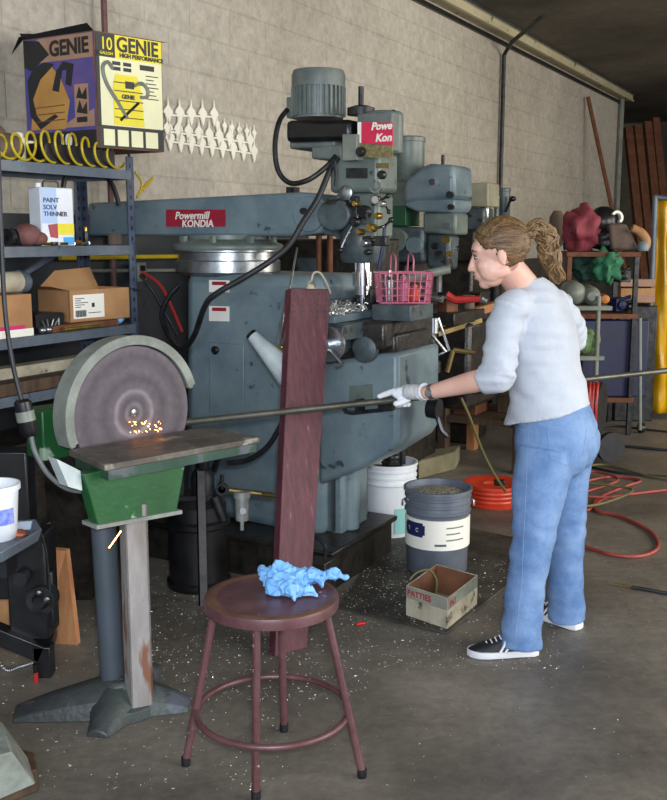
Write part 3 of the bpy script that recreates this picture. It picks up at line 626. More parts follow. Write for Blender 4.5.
# post: blue-grey column and rusty white channel
pc = atz(112, 690, .06); pc2 = atz(137, 700, .05)
b = MB(); b.tube([(pc.x + .005, pc.y, .05), (pc.x - .01, pc.y, .74)], [.038, .040], 20); b.build('column', mat('column_two_tone', '#474c58', '#33463d', .5, scale=2.2), gr)
b = MB(frame((pc2.x + .008, pc2.y, 0), (1, .55, 0), (-.55, 1, 0))); b.box((-.036, -.03, .04), (.036, -.024, .70)); b.box((-.036, -.03, .04), (-.030, .03, .70)); b.box((.03, -.03, .04), (.036, .03, .70)); b.build('channel_post', M['rustpost'], gr)
# cast foot with three spread toes
fc = Vector((pc.x + .03, pc.y + .0, 0))
b = MB()
b.lathe([(.13, 0), (.125, .035), (.075, .055), (.06, .10), (.05, .11)], fc, n=28)
for tip, wv in (((15, 715), .06), ((97, 738), .035), ((190, 706), .05), ((150, 668), .05)):
    tt = atz(*tip); dd = (tt - fc); dn = dd.normalized(); sd = Vector((-dn.y, dn.x, 0)); rings = []
    for k in range(7):
        s_ = k / 6; c_ = fc + dd * s_; w_ = .10 * (1 - s_) + wv * s_; h_ = .095 * (1 - s_) ** .8 + .022
        rings.append([c_ - sd * w_, c_ - sd * w_ * .85 + Vector((0, 0, h_ * .6)), c_ - sd * w_ * .3 + Vector((0, 0, h_)), c_ + sd * w_ * .3 + Vector((0, 0, h_)), c_ + sd * w_ * .85 + Vector((0, 0, h_ * .6)), c_ + sd * w_])
    b.ring(rings)
b.build('foot', mat('worn_foot', '#36383a', '#3f4743', .5, scale=5, bump=.3, spots=(7, .6, '#50535c')), gr, .004)
# sparks: glowing streaks thrown off where the bar meets the disc
random.seed(4)
b = MB()
for i in range(30):
    o = onpl(random.uniform(128, 163), random.uniform(421, 433), -2.735 + random.uniform(-.02, .03))
    if o.z < TZ + .004: o.z = TZ + .004
    dv = Vector((random.uniform(-1, .3), random.uniform(-.6, .3), random.uniform(-.1, .8))).normalized() * random.uniform(.002, .011); b.tube([o, o + dv], .0008, 4)
tag(b.build('grinding_sparks', M['spark']), 'shower of orange sparks where the bar meets the disc', 'sparks', kind='stuff')
o = onpl(109, 548, -2.45); o2 = onpl(121, 531, -2.45)
tag(MB().tube([o, o2], .0018, 5).build('spark_streak', M['spark']), 'single long orange spark falling in front of the grinder column', 'spark')
# ================================================================ LEFT EDGE: black stand, tray, tub, plank, block
st = thing('black_machine_stand', 'black cast machine stand under a grey tray at the left edge', 'stand', atz(30, 650))
def L3(px, py, Y=3.3): return atY(px, py, Y)
b = MB(); 
for x0, x1, y0, y1, Y, dp in ((10, 44, 535, 640, 3.3, .14), (-20, 26, 452, 545, 3.5, .1), (-10, 8, 560, 600, 3.35, .1), (44, 52, 572, 628, 3.32, .06)):
    p_ = atY(x0, y1, Y); q_ = atY(x1, y0, Y); b.box((p_.x, Y, p_.z), (q_.x, Y + dp, q_.z))
b.build('casting', M['black'], st, .006)
b = MB(); b.bar(L3(-30, 622), L3(44, 652), .06, .06); b.bar(L3(44, 652), L3(50, 630, 3.42), .05, .05); p_ = L3(44, 655); b.box((p_.x - .03, p_.y - .03, 0), (p_.x + .03, p_.y + .03, p_.z + .04)); b.build('lower_rail', M['black'], st, .004)
b = MB(); b.lathe([(.03, -.03), (.05, -.03), (.05, .03), (.03, .03), (.02, .05), (0, .05)], L3(43, 598, 3.3), (0, -1, 0), 18); b.lathe([(.025, 0), (.025, .05), (0, .05)], L3(24, 575, 3.29), (0, -1, 0), 12); b.build('bearing_cap', M['iron'], st)
b = MB(); b.lathe([(.01, 0), (.01, .012), (0, .014)], L3(48, 599, 3.24), (0, -1, 0), 8); b.lathe([(.008, 0), (.008, .012), (0, .014)], L3(40, 592, 3.24), (0, -1, 0), 8); b.build('bolt_head', M['chrome'], st)
b = MB(); b.tube(spline([L3(x, y, 3.28) for x, y in ((34, 520), (45, 545), (50, 590), (53, 620))], 4), .005, 6); b.build('rod', M['iron'], st)
# tray
fr = Matrix(); tc_ = atz(18, 541, .72)
tb0 = [atz(x, y, .70) for x, y in ((-40, 552), (2, 552), (42, 529), (36, 519), (-10, 522), (-60, 530))]
tr = thing('grey_tray', 'shallow blue grey tray holding the white tub at the left edge', 'tray', (tb0[1].x, tb0[1].y + .05, .70 - .03))
b = MB(); cen = sum(tb0, Vector()) / 6
low = [cen + (p_ - cen) * .9 - Vector((0, 0, .035)) for p_ in tb0]; inn = [cen + (p_ - cen) * .93 for p_ in tb0]; inl = [cen + (p_ - cen) * .86 - Vector((0, 0, .028)) for p_ in tb0]
b.ring([low, tb0, inn, inl]); b.build('tray_body', M['shelf'], tr, .003)
b = MB(); p_ = low[2]; b.box((p_.x - .3, p_.y + .02, .55), (p_.x - .1, p_.y + .12, p_.z)); b.build('tray_support', M['black'], tr)
tubc = atz(-4, 537, .674); tubc.z = .672
tb_ = thing('white_tub', 'white plastic tub with blue print standing on the grey tray', 'tub', tubc)
b = MB(); b.lathe([(.055, 0), (.058, .004), (.068, .14), (.074, .142), (.074, .158), (.068, .158), (.064, .14), (.053, .006), (0, .006)], tubc, n=32); b.build('body', M['white'], tb_)
b = MB(); b.arc(Matrix.Translation(tubc + Vector((0, 0, .05))), .0625, .0655, R(-95), R(-20), 0, .045, 14); b.build('blue_print', mat('blue_label_print', '#5c6fc0', '#8f9bd8', .6, scale=60), tb_)
tag(MB().ell(atz(14, 538, .674) + Vector((0, .03, .004)), (.03, .025, .012)).build('copper_shavings', mat('copper_shavings', '#8a4a34', '#b06a4c', .5, .4, scale=70, bump=.8)), 'small heap of copper shavings in the grey tray beside the tub', 'shavings', kind='stuff')
# leaning plank
b = MB(); a_ = atz(66, 641); c_ = atz(78, 643)
q_ = [atz(62, 642), atz(76, 645), atY(63, 549, 3.6), atY(52, 549, 3.6)]
dn = Vector((.2, 1, 0)) * .03
pp = [atz(42, 643), atz(77, 645), atY(66, 551, 3.62), atY(36, 548, 3.58)]
b.add(pp + [v_ + dn for v_ in pp], [(0, 1, 2, 3), (7, 6, 5, 4), (0, 4, 5, 1), (1, 5, 6, 2), (2, 6, 7, 3), (3, 7, 4, 0)]); tag(b.build('wood_board', M['wood']), 'short tan wooden board leaning behind the black stand', 'board')
b = MB(); pp = [atz(-40, 640), atz(20, 640), atY(12, 540, 3.5), atY(-40, 540, 3.5)]; b.add(pp + [v_ + dn for v_ in pp], [(0, 1, 2, 3), (7, 6, 5, 4), (0, 4, 5, 1), (1, 5, 6, 2), (2, 6, 7, 3), (3, 7, 4, 0)]); tag(b.build('wood_board', M['card']), 'brown board seen through the gap of the black stand at the left edge', 'board')
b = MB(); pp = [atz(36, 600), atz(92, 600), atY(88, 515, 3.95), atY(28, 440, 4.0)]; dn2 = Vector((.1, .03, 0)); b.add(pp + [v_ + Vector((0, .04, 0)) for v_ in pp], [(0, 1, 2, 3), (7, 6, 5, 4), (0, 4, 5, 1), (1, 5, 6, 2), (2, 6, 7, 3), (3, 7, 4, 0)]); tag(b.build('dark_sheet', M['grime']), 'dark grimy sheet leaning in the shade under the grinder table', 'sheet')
# red-tipped tool
rt_ = thing('marker', 'small red marker with black cap standing below the black stand', 'marker', atz(36, 682))
p_ = atz(36, 682); b = MB(); b.cyl(p_, p_ + Vector((0, 0, .035)), .009, n=12); b.build('body', M['tool_red'], rt_)
MB().cyl(p_ + Vector((0, 0, .035)), p_ + Vector((0, 0, .065)), .008, n=12).build('cap', M['black'], rt_)
# beaded chain
cp = spline([atz(x, y) + Vector((0, 0, .008)) for x, y in ((-6, 655), (6, 672), (20, 669), (34, 664), (43, 656))], 7); b = MB()
for q_ in cp: b.ell(q_, (.006, .006, .006), nu=6, nv=4)
tag(b.build('bead_chain', M['chrome']), 'bright bead chain lying on the floor under the black stand', 'chain')
# anvil block bottom left
vb = thing('block_base', 'grey metal cap on a dark wooden block in the bottom left corner', 'block', atz(0, 800))
pk = [(atz(x, y)) for x, y in ((-60, 830), (39, 792), (36, 775), (-60, 745))]
b = MB(); b.prism([(p_.x, p_.y) for p_ in pk], I4, 0, .07); b.build('wood_block', M['wood_dk'], vb, .006)
tp = [atz(x, y, .20) for x, y in ((-60, 770), (12, 752), (2, 722), (-50, 700))]; lo_ = [atz(x, y, .072) for x, y in ((-60, 826), (36, 784), (28, 758), (-60, 742))]
b = MB(); b.ring([lo_, tp]); b.build('metal_cap', M['guard'], vb, .004)
# ================================================================ STOOL
sc_ = Vector((-.175, 2.70, 0)); SH = .52
so = thing('stool', 'round maroon metal stool with four splayed legs, blue rag on its seat', 'stool', sc_)
b = MB(); b.lathe([(.0, SH - .010), (.14, SH - .007), (.165, SH - .002), (.178, SH), (.187, SH - .004), (.190, SH - .012), (.188, SH - .03), (.182, SH - .034), (.180, SH - .02), (0, SH - .018)], sc_, n=56); b.build('seat', M['stooltop'], so)
b = MB(); b.lathe([(.1885, SH - .004), (.1915, SH - .014), (.190, SH - .034), (.184, SH - .037), (.1845, SH - .03), (.1875, SH - .014)], sc_, n=56); b.build('seat_rim', M['stool'], so)
feet = [atz(186, 765), atz(256, 799), atz(362, 777), atz(284, 731)]
for f_ in feet:
    dv = Vector((f_.x - sc_.x, f_.y - sc_.y, 0)).normalized(); tp_ = sc_ + dv * .158 + Vector((0, 0, SH - .028))
    b = MB(); b.tube([f_ + Vector((0, 0, .012)), tp_], .0115, 14); l_ = b.build('leg', M['stool'], so)
    MB().tube([f_, f_ + Vector((0, 0, .025))], .0135, 12).build('foot_cap', M['iron'], l_)
rc = sc_ + Vector((.0, 0, .17)); rad = .218
b = MB(); b.tube([rc + Vector((rad * math.cos(a), rad * math.sin(a), 0)) for a in [2 * math.pi * k / 64 for k in range(64)]], .0095, 10, True); b.build('foot_ring', M['stool'], so)
# ================================================================ LEANING BOARD
fb = [atz(271, 640, 0), atz(303, 652, 0)]; 
bl, br_ = Vector((-.215, 3.45, 0)), Vector((-.098, 3.53, 0)); tl, trr = atY(291, 288, 3.86), atY(331, 289, 3.98)
bd = thing('leaning_board', 'tall weathered maroon board leaning on the milling machine behind the stool', 'board', (bl + br_) / 2)
nrm = (br_ - bl).cross(tl - bl).normalized(); nrm = -nrm if nrm.y < 0 else nrm
b = MB(); q_ = [bl, br_, trr, tl]; b.add(q_ + [p_ + nrm * .045 for p_ in q_], [(0, 1, 2, 3), (7, 6, 5, 4), (0, 4, 5, 1), (1, 5, 6, 2), (2, 6, 7, 3), (3, 7, 4, 0)]); b.build('board', M['maroon'], bd, .003)
b = MB()
for i in range(5):
    for j in range(5):
        s_ = .1 + .2 * i; t_ = .985 - j * .017; p_ = (bl + (br_ - bl) * s_) * (1 - t_) + (tl + (trr - tl) * s_) * t_; b.cyl(p_ - nrm * .0015, p_ + nrm * .002, .004, n=8)
b.build('screw_holes', M['grime'], bd)
b = MB(); e_ = (br_ - bl)
hk = (tl + trr) / 2; b = MB(); b.tube([hk, hk + Vector((0, .0, .03))], [.022, .012], 10); b.tube(spline([hk + Vector(v_) for v_ in ((0, 0, .03), (.01, 0, .06), (.035, 0, .06), (.06, .01, .02), (.075, .02, -.02))], 4), .004, 6); b.build('pull_knob', M['cardpale'], bd)
# ================================================================ STEEL UPRIGHT, HYDRAULIC TANK, AIR REGULATOR
p_ = atz(203, 606); b = MB(); b.box((p_.x - .02, p_.y, 0), (p_.x + .02, p_.y + .006, .80)); b.box((p_.x - .02, p_.y, 0), (p_.x - .014, p_.y + .04, .80)); tt = atY(202, 471, p_.y)
b = MB(); b.box((p_.x - .017, p_.y, 0), (p_.x + .019, p_.y + .006, tt.z)); b.box((p_.x - .017, p_.y, 0), (p_.x - .011, p_.y + .036, tt.z)); tag(b.build('angle_iron_post', mat('rusty_grey_angle', '#4e4f50', '#6b6460', .6, .2, scale=12, spots=(16, .64, '#5b4338'))), 'upright rusty grey angle iron in front of the black hydraulic tank', 'post')
hc = atz(196, 592); hc.y += .1; hc.z = 0
ht = thing('hydraulic_tank', 'black round hydraulic tank standing behind the angle iron post', 'tank', hc)
b = MB(); b.lathe([(.135, 0), (.14, .01), (.14, .03), (.128, .04), (.128, .27), (.142, .28), (.142, .30), (.128, .31), (.126, .37), (.10, .40), (0, .41)], hc, n=36); b.build('body', M['black'], ht)
b = MB(); b.lathe([(.05, .40), (.05, .5), (.035, .53), (0, .53)], hc + Vector((.03, -.03, 0)), n=18); b.cyl(hc + Vector((-.06, -.05, .40)), hc + Vector((-.06, -.05, .56)), .018, n=12); b.cyl(hc + Vector((.03, -.03, .5)), hc + Vector((.03, -.03, .60)), .03, n=12); b.box((hc.x - .08, hc.y - .08, .39), (hc.x + .09, hc.y + .05, .42)); b.build('pump', M['iron'], ht, .003)
b = MB(); b.cyl(hc + Vector((-.055, -.10, .52)), hc + Vector((-.055, -.10, .60)), .012, n=10); b.cyl(hc + Vector((-.09, -.09, .52)), hc + Vector((-.055, -.10, .52)), .009, n=10); b.build('valve', M['steel'], ht)
b = MB(); b.tube(spline([hc + Vector(v_) for v_ in ((.03, -.03, .6), (.05, -.05, .66), (.09, -.02, .66), (.1, .02, .6), (.07, .05, .5))], 4), .014, 8); b.build('hose', M['rubber'], ht)
bx_ = atY(233, 480, hc.y); 
ar = thing('air_regulator', 'bright metal air regulator with brass fittings hanging beside the hydraulic tank', 'regulator', atY(242, 528, 3.75))
YR = 3.78
b = MB(); b.cyl(atY(242, 520, YR), atY(242, 497, YR), .025, .028, 18); b.cyl(atY(242, 497, YR), atY(242, 491, YR), .034, n=18); b.cyl(atY(242, 530, YR), atY(242, 520, YR), .008, n=10); b.build('bowl', mat('cast_zinc', '#8a8c88', '#a6a8a4', .4, .4, scale=20), ar)
b = MB(); b.cyl(atY(243, 511, YR - .03), atY(243, 511, YR - .02), .013, n=16); b.build('gauge', M['black'], ar)
b = MB(); b.cyl(atY(229, 490, YR), atY(272, 495, YR + .02), .011, n=12); b.cyl(atY(262, 494, YR), atY(275, 496, YR + .02), .008, n=12); b.build('brass_pipe', M['dull_brass'], ar)
b = MB(); b.lathe([(.015, -.012), (.024, -.012), (.024, .012), (.015, .012), (.015, -.012)], atY(222, 489, YR), (0, -1, 0), 16); b.cyl(atY(222, 489, YR), atY(222, 475, YR), .008, n=8); b.cyl(atY(214, 497, YR), atY(224, 520, YR), .02, n=10); b.build('tap', M['iron'], ar)
tubeobj('black_hose', spline([atY(x, y, Y) for x, y, Y in ((228, 463, 3.9), (248, 460, 3.86), (268, 446, 3.8), (281, 425, 3.75))], 6), .011, M['rubber'], 'thick black hose curving between the tank and the leaning board', 'hose')
# ================================================================ BAR held to the disc
A_ = atz(163, 424.6, .8745); B_ = atz(668, 370.5, .935)
bar_d = (B_ - A_).normalized()
b = MB(); b.cyl(A_, B_ + bar_d * .5, .0125, n=14); BAR = tag(b.build('steel_bar', mat('dull_bar', '#4d4d46', '#66665e', .4, .6, scale=8)), 'long dull steel bar held against the spinning disc', 'bar')
# ================================================================ FLOOR: plate, pails, box, reel, hoses
pl_ = [atz(x, y) for x, y in ((338, 609), (447, 635), (518, 578), (520, 540), (400, 515))]
b = MB(); b.prism([(p_.x, p_.y) for p_ in pl_], I4, .0005, .009); tag(b.build('floor_plate', M['plate'], bevel=.002), 'dark flat steel plate on the floor under the carton and grey pail', 'plate')
def pail(name, o, r, h, m, label, rim=.006, grooves=3, lidz=None):
    t = thing(name, label, 'pail', o)
    pf = [(r * .90, 0), (r * .92, .004)]
    pf += [(r * .92 + r * .05 * .78, h * .70)]
    for g in range(grooves): z = h * (.72 + g * .085); pf += [(r * .975, z), (r * 1.01, z + .004), (r * 1.01, z + .012), (r * .975, z + .016)]
    pf += [(r * .98, h - .012), (r + rim, h - .012), (r + rim, h), (r * .965, h), (r * .93, h * .8)]
    MB().lathe(pf, o, n=48).build('body', m, t); return t
o = atz(443, 560, .009); 
gp = pail('grey_pail', Vector((.475, 4.42, .0092)), .150, .385, M['pail'], 'blue grey steel pail with white label, filled with metal chips')
gc = Vector((.475, 4.42, .0092))
b = MB(); b.lathe([(.137, .35), (.10, .366), (.05, .372), (0, .374)], gc, n=36); tag(b.build('metal_chips', M['swarf']), 'heap of metal chips filling the blue grey pail', 'chips', kind='stuff')
b = MB(); b.arc(Matrix.Translation(gc + Vector((0, 0, .125))), .1425, .1475, R(-178), R(-8), 0, .135, 40); lb = b.build('label', M['offwhite'], gp)
def curved(par, name, m, a0, a1, z0, z1, r=.149):
    b = MB(); b.arc(Matrix.Translation(gc), r - .002, r, R(a0), R(a1), z0, z1, 12); b.build(name, m, par)
curved(lb, 'navy_block', M['navy'], -165, -118, .19, .235); curved(lb, 'navy_block', M['navy'], -162, -122, .18, .245, .1488)
for k in range(3): curved(lb, 'label_text', M['tank'], -80, -45 - 8 * (k % 2), .225 - k * .028, .231 - k * .028)
curved(lb, 'label_text', M['shelf'], -100, -80, .145, .155)
th_ = R(-142); MB().text('T-RIC', .026, frame(gc + Vector((.1495 * math.cos(R(-155)), .1495 * math.sin(R(-155)), .203)), (math.cos(R(-54)), math.sin(R(-54)), 0), (0, 0, 1)), .0008).build('label_text', M['offwhite'], lb)
b = MB(); b.tube([gc + Vector((-.150, -.01, .33)), gc + Vector((-.162, -.02, .325)), gc + Vector((-.162, -.02, .30))], .005, 6); b.tube([gc + Vector((.150, -.01, .33)), gc + Vector((.162, -.02, .325)), gc + Vector((.162, -.02, .30))], .005, 6); b.build('handle_ear', M['steel'], gp)
wc = Vector((.285, 5.0, 0))
wp = pail('white_pail', wc, .142, .38, M['white'], 'white plastic pail holding a black pump motor beside the grey pail')
b = MB(); b.arc(Matrix.Translation(wc + Vector((0, 0, .03))), .134, .1375, R(-80), R(0), 0, .13, 20); b.build('teal_label', M['teal'], wp)
MB().lathe([(.13, .33), (.0, .335)], wc, n=30).build('liquid', M['grime'], wp)
pm = thing('pump_motor', 'black pump motor sitting in the mouth of the white pail', 'pump', wc + Vector((0, 0, .33)))
b = MB(); o = wc + Vector((.015, 0, .32)); b.lathe([(.045, 0), (.05, .02), (.05, .11), (.04, .13), (.02, .14), (0, .14)], o, n=22); b.build('motor', M['black'], pm)
b = MB(); [b.lathe([(.052, z_), (.056, z_ + .004), (.056, z_ + .008), (.052, z_ + .012)], o, n=22) for z_ in (.02, .045, .07, .095)]; b.build('cooling_rib', M['iron'], pm)
b = MB(); b.box((o.x - .09, o.y - .05, .335), (o.x - .03, o.y + .01, .36)); b.build('bracket', M['black'], pm, .003); b = MB(); b.cyl(o + Vector((.05, -.02, .05)), o + Vector((.05, -.02, .13)), .018, n=12); b.build('capacitor', M['black'], pm)
# carton of scrap
cr = [atz(x, y, .0095) for x, y in ((406, 615), (447, 629), (477, 604), (436, 592))]
ct = thing('scrap_carton', 'small open printed carton with faded red lettering on the steel plate', 'carton', sum(cr, Vector()) / 4)
def walls(P, h, th=.004):
    b = MB(); n = len(P); cen = sum(P, Vector()) / n; I_ = [p_ + (cen - p_).normalized() * th * 1.6 for p_ in P]; z = Vector((0, 0, h))
    b.ring([P, [p_ + z for p_ in P], [p_ + z for p_ in I_], [p_ + Vector((0, 0, .003)) for p_ in I_]]); return b
walls(cr, .125).build('body', M['cardpale'], ct)
cen_ = sum(cr, Vector()) / 4
I_ = [p_ + (cen_ - p_) * .05 for p_ in cr]; b = MB(); b.ring([[p_ + Vector((0, 0, .004)) for p_ in I_], [p_ + Vector((0, 0, .1235)) for p_ in I_]], caps=False); b.build('lining', M['card_dk'], ct)
FF = frame(cr[0], cr[1] - cr[0], (0, 0, 1)); w1 = (cr[1] - cr[0]).length; sF = 1 if FF.col[2].to_3d().y < 0 else -1
pf_ = dec(FF, [(.002, .075, w1 - .002, .123)], mat('carton_band', '#7f8078', '#94917f', .7), 'grey_band', ct, .0012, sF)
MB().text('PATTIES', .034, FF @ Matrix.Translation((.006, .088, .001 * sF)), .001, .0008).build('lettering', M['red'], pf_)
F2 = frame(cr[1], cr[2] - cr[1], (0, 0, 1)); sF2 = 1 if F2.col[2].to_3d().x > 0 else -1
pf2 = dec(F2, [(.003, .075, (cr[2] - cr[1]).length - .003, .123)], M['tank'], 'grey_band', ct, .0012, sF2)
MB().text('PAT', .036, F2 @ Matrix.Translation((.02, .082, .001)), .001, .0008).build('lettering', M['red'], pf2)
b = MB(); zc = cen_ + Vector((-.03, .02, .01)); b.tube(spline([zc + Vector(v_) for v_ in ((0, 0, 0), (.01, 0, .10), (-.02, 0, .15), (-.07, -.01, .145), (-.10, -.02, .12))], 5), .005, 6); tag(b.build('cord_offcut', M['cord']), 'short tan cord curling out of the small printed carton', 'cord')
MB_ = MB(); MB_.ell(cen_ + Vector((0, 0, .02)), (.07, .055, .02)); tag(MB_.build('scrap_fill', M['card_dk']), 'dark brown scrap in the bottom of the small printed carton', 'scrap', kind='stuff')
o = atz(360, 625); b = MB(); b.ell(o + Vector((0, 0, .006)), (.018, .008, .006), Euler((0, 0, .5))); b.ell(o + Vector((.014, .006, .005)), (.01, .006, .005)); tag(b.build('red_plastic_scrap', mat('bright_red_scrap', '#e02418', None, .4)), 'tiny bright red scrap on the floor right of the stool', 'scrap')
# orange reel
rc_ = atz(496, 508); rc_.y += .12; rc_.z = 0
rl_ = thing('orange_hose_reel', 'orange plastic reel lying flat behind the grey pail and the woman', 'reel', rc_)
b = MB(); b.lathe([(.05, 0), (.165, 0), (.17, .012), (.15, .02), (.145, .10), (.17, .108), (.17, .122), (.155, .124), (.12, .112), (.06, .112), (.05, .10), (.05, 0)], rc_, n=44); b.build('body', M['orange'], rl_)
for z_ in (.03, .055, .08): MB().tube([rc_ + Vector((.152 * math.cos(a), .152 * math.sin(a), z_ + .004)) for a in [2 * math.pi * k / 48 for k in range(48)]], .012, 8, True).build('hose_turn', M['orange'], rl_)
b = MB(); b.box((rc_.x - .0, rc_.y - .05, .112), (rc_.x + .06, rc_.y - .01, .14)); b.build('plug', M['black'], rl_, .004)
def fl(pts, r=.009, k=7): return spline([atz(x, y) + Vector((0, 0, r + .0005)) for x, y in pts], k)
tubeobj('orange_air_hose', fl([(560, 497), (585, 512), (605, 500), (645, 494), (700, 488)]), .009, M['ohose'], 'dusty orange hose running right across the floor behind the woman', 'hose')
tubeobj('orange_air_hose', fl([(575, 545), (610, 556), (640, 558), (658, 549), (650, 533), (620, 518), (596, 512), (598, 500), (625, 488), (640, 482), (612, 478), (580, 484)]), .009, M['ohose'], 'orange hose looping wide over the floor right of the woman', 'hose')
for i, pts in enumerate(([(560, 478), (600, 466), (650, 478), (700, 484)], [(555, 505), (590, 495), (618, 484), (590, 476), (566, 488), (580, 500), (612, 502)], [(560, 488), (600, 492), (632, 498), (600, 512), (565, 516)])):
    tubeobj('tangled_hose', fl(pts, .010 + .018 * i), .008, M['ohose'] if i == 1 else M['cord'], ['olive air hose arching through the pile behind the woman', 'dusty orange hose coiled in the middle of the pile', 'olive cord looping at the front of the hose pile'][i], 'hose')
tubeobj('black_cable', fl([(590, 468), (620, 474), (667, 478), (720, 480)], .008), .008, M['rubber'], 'black cable lying behind the hose pile at right', 'cable')
tubeobj('black_cable', fl([(592, 444), (640, 449), (720, 456)], .01), .010, M['rubber'], 'straight black cable lying below the hanging coil at right', 'cable')
tubeobj('black_cable', fl([(590, 428), (620, 427), (650, 431), (720, 437)], .008), .008, M['rubber'], 'thin black cable lying nearest the rack foot', 'cable')
rd = thing('floor_wand', 'black rod with a brass tip lying on the floor right of the woman', 'rod', atz(645, 592))
MB().tube(fl([(632, 589), (660, 594), (700, 601)], .008), .008, 8).build('rod', M['rubber'], rd); MB().tube(fl([(613, 586), (634, 589.5)], .008), [.004] * 7 + [.010], 8).build('tip', M['brass'], rd)
tubeobj('olive_cord', spline([atY(x, y, Y) for x, y, Y in ((461, 398, 4.75), (470, 418, 4.8), (482, 450, 4.9), (494, 474, 5.0), (506, 492, 5.15))], 5), .007, M['cord'], 'olive cord slanting down from the benches to the orange reel', 'cord')
# chips over the floor (uncountable)
random.seed(11); b = MB()
def chip(x, y, s, z=0.0):
    a = random.uniform(0, 6.28); c_, s_ = math.cos(a), math.sin(a); l = s * random.uniform(.6, 1.6); w_ = s * random.uniform(.3, .8); h = s * random.uniform(.2, .7)
    b.add([(x - l * c_, y - l * s_, z), (x + w_ * s_, y - w_ * c_, z), (x + l * c_, y + l * s_, z), (x - w_ * s_, y + w_ * c_, z), (x, y, z + h)], [(0, 1, 4), (1, 2, 4), (2, 3, 4), (3, 0, 4), (3, 2, 1, 0)])
def inpoly(x, y):
    r = False
    for i in range(len(pl_)):
        a, c = pl_[i], pl_[i - 1]
        if (a.y > y) != (c.y > y) and x < (c.x - a.x) * (y - a.y) / (c.y - a.y) + a.x: r = not r
    return r
def scatter(n, x0, x1, y0, y1, s0=.0012, s1=.0038, z=.0003):
    for i in range(n):
        o = atz(random.uniform(x0, x1), random.uniform(y0, y1)); chip(o.x, o.y, random.uniform(s0, s1), .0093 if inpoly(o.x, o.y) else .0003)
scatter(1000, 140, 370, 560, 700, .0018, .005); scatter(600, 340, 560, 560, 670, .0018, .0048); scatter(420, 0, 300, 600, 790, .0016, .0045); scatter(160, 300, 640, 640, 790, .001, .0025); scatter(260, 540, 667, 480, 640, .001, .0025)
scatter(90, 350, 440, 575, 622, .002, .0045); scatter(60, 440, 515, 560, 600, .002, .005); scatter(110, 375, 412, 520, 600, .002, .0045)
tag(b.build('floor_chips', M['chips'], sharp=10), 'bright metal chips scattered over the concrete floor', 'chips', kind='stuff')
# ================================================================ MILLING MACHINES (side view profiles in the wall frame: n towards the wall, z up, u along the wall)
SF = frame((0, 0, 0), (0, 1, 0), (0, 0, 1))
def sp_(mb, pts, u0, u1, ref=None):
    P = []
    for x, y in pts: q = wU(x, y, u0 if ref is None else ref); P.append((q.y, q.z))
    return mb.prism(P, SF, u0, u1)
def WB(): return MB(WM)
def circ(px, py, r, k=20, e=1.): return [(px + r * math.cos(2 * math.pi * i / k) * e, py + r * math.sin(2 * math.pi * i / k)) for i in range(k)]
ml = thing('milling_machine', 'large blue grey milling machine with long ram and finned motor, nearest of the row', 'milling machine', W(4.0, 2.5, 0))
b = WB(); b.box((3.62, 1.97, 0), (4.24, 3.0, .16)); b.box((3.60, 1.95, .16), (4.26, 3.02, .185)); b.build('base', M['grime'], ml, .008)
b = WB(); sp_(b, [(184, 272), (184, 512), (322, 540), (322, 500), (322, 276)], 3.80, 4.24); b.build('column', M['mill'], ml, .05)
q0 = wU(272, 400, 3.79)
b = WB(); sp_(b, [(272, 282), (272, 512), (320, 522), (320, 282)], 3.88, 4.16, 3.80); 
b2 = WB(); sp_(b2, [(318, 300), (318, 535), (330, 536), (330, 300)], 3.86, 4.18, 3.80); b2.build('slide_way', M['steel'], ml, .004)
dr = WB(); sp_(dr, [(209, 342), (209, 416), (244, 420), (244, 345)], 3.790, 3.81); d_ = dr.build('door', M['mill'], ml, .004)
q = wU(216, 350, 3.79); b = WB(); b.lathe([(.018, 0), (.02, -.012), (.012, -.02), (0, -.02)], (3.79, q.y, q.z), (1, 0, 0), 16); b.build('knob', M['black'], d_)
for y0, y1 in ((280, 292), (306, 321)):
    b = WB(); sp_(b, [(209, y0), (209, y1), (229, y1 + .4), (229, y0 + .4)], 3.796, 3.802); l_ = b.build('warning_label', M['offwhite'], ml)
    b = WB(); sp_(b, [(212, y0 + 1.5), (212, y0 + 5), (226, y0 + 5.2), (226, y0 + 1.7)], 3.794, 3.798); b.build('red_print', M['red'], l_)
tc_ = wU(228, 262, 4.0)
b = WB(); b.lathe([(.20, 1.33), (.22, 1.345), (.25, 1.35), (.25, 1.40), (.235, 1.405), (.235, 1.44), (.26, 1.445), (.26, 1.475), (.22, 1.49)], (4.0, tc_.y, 0), n=48); b.build('turret', M['steel'], ml)
b = WB(); b.lathe([(.262, 1.45), (.265, 1.455), (.265, 1.47), (.262, 1.475), (.2, 1.5), (.2, 1.52), (0, 1.52)], (4.0, tc_.y, 0), n=48)
for k in range(8):
    a = k * math.pi / 4 + .3; b.cyl((4.0 + .225 * math.cos(a), tc_.y + .225 * math.sin(a), 1.47), (4.0 + .225 * math.cos(a), tc_.y + .225 * math.sin(a), 1.515), .018, n=6)
b.build('turret_ring', M['mill_gr'], ml)
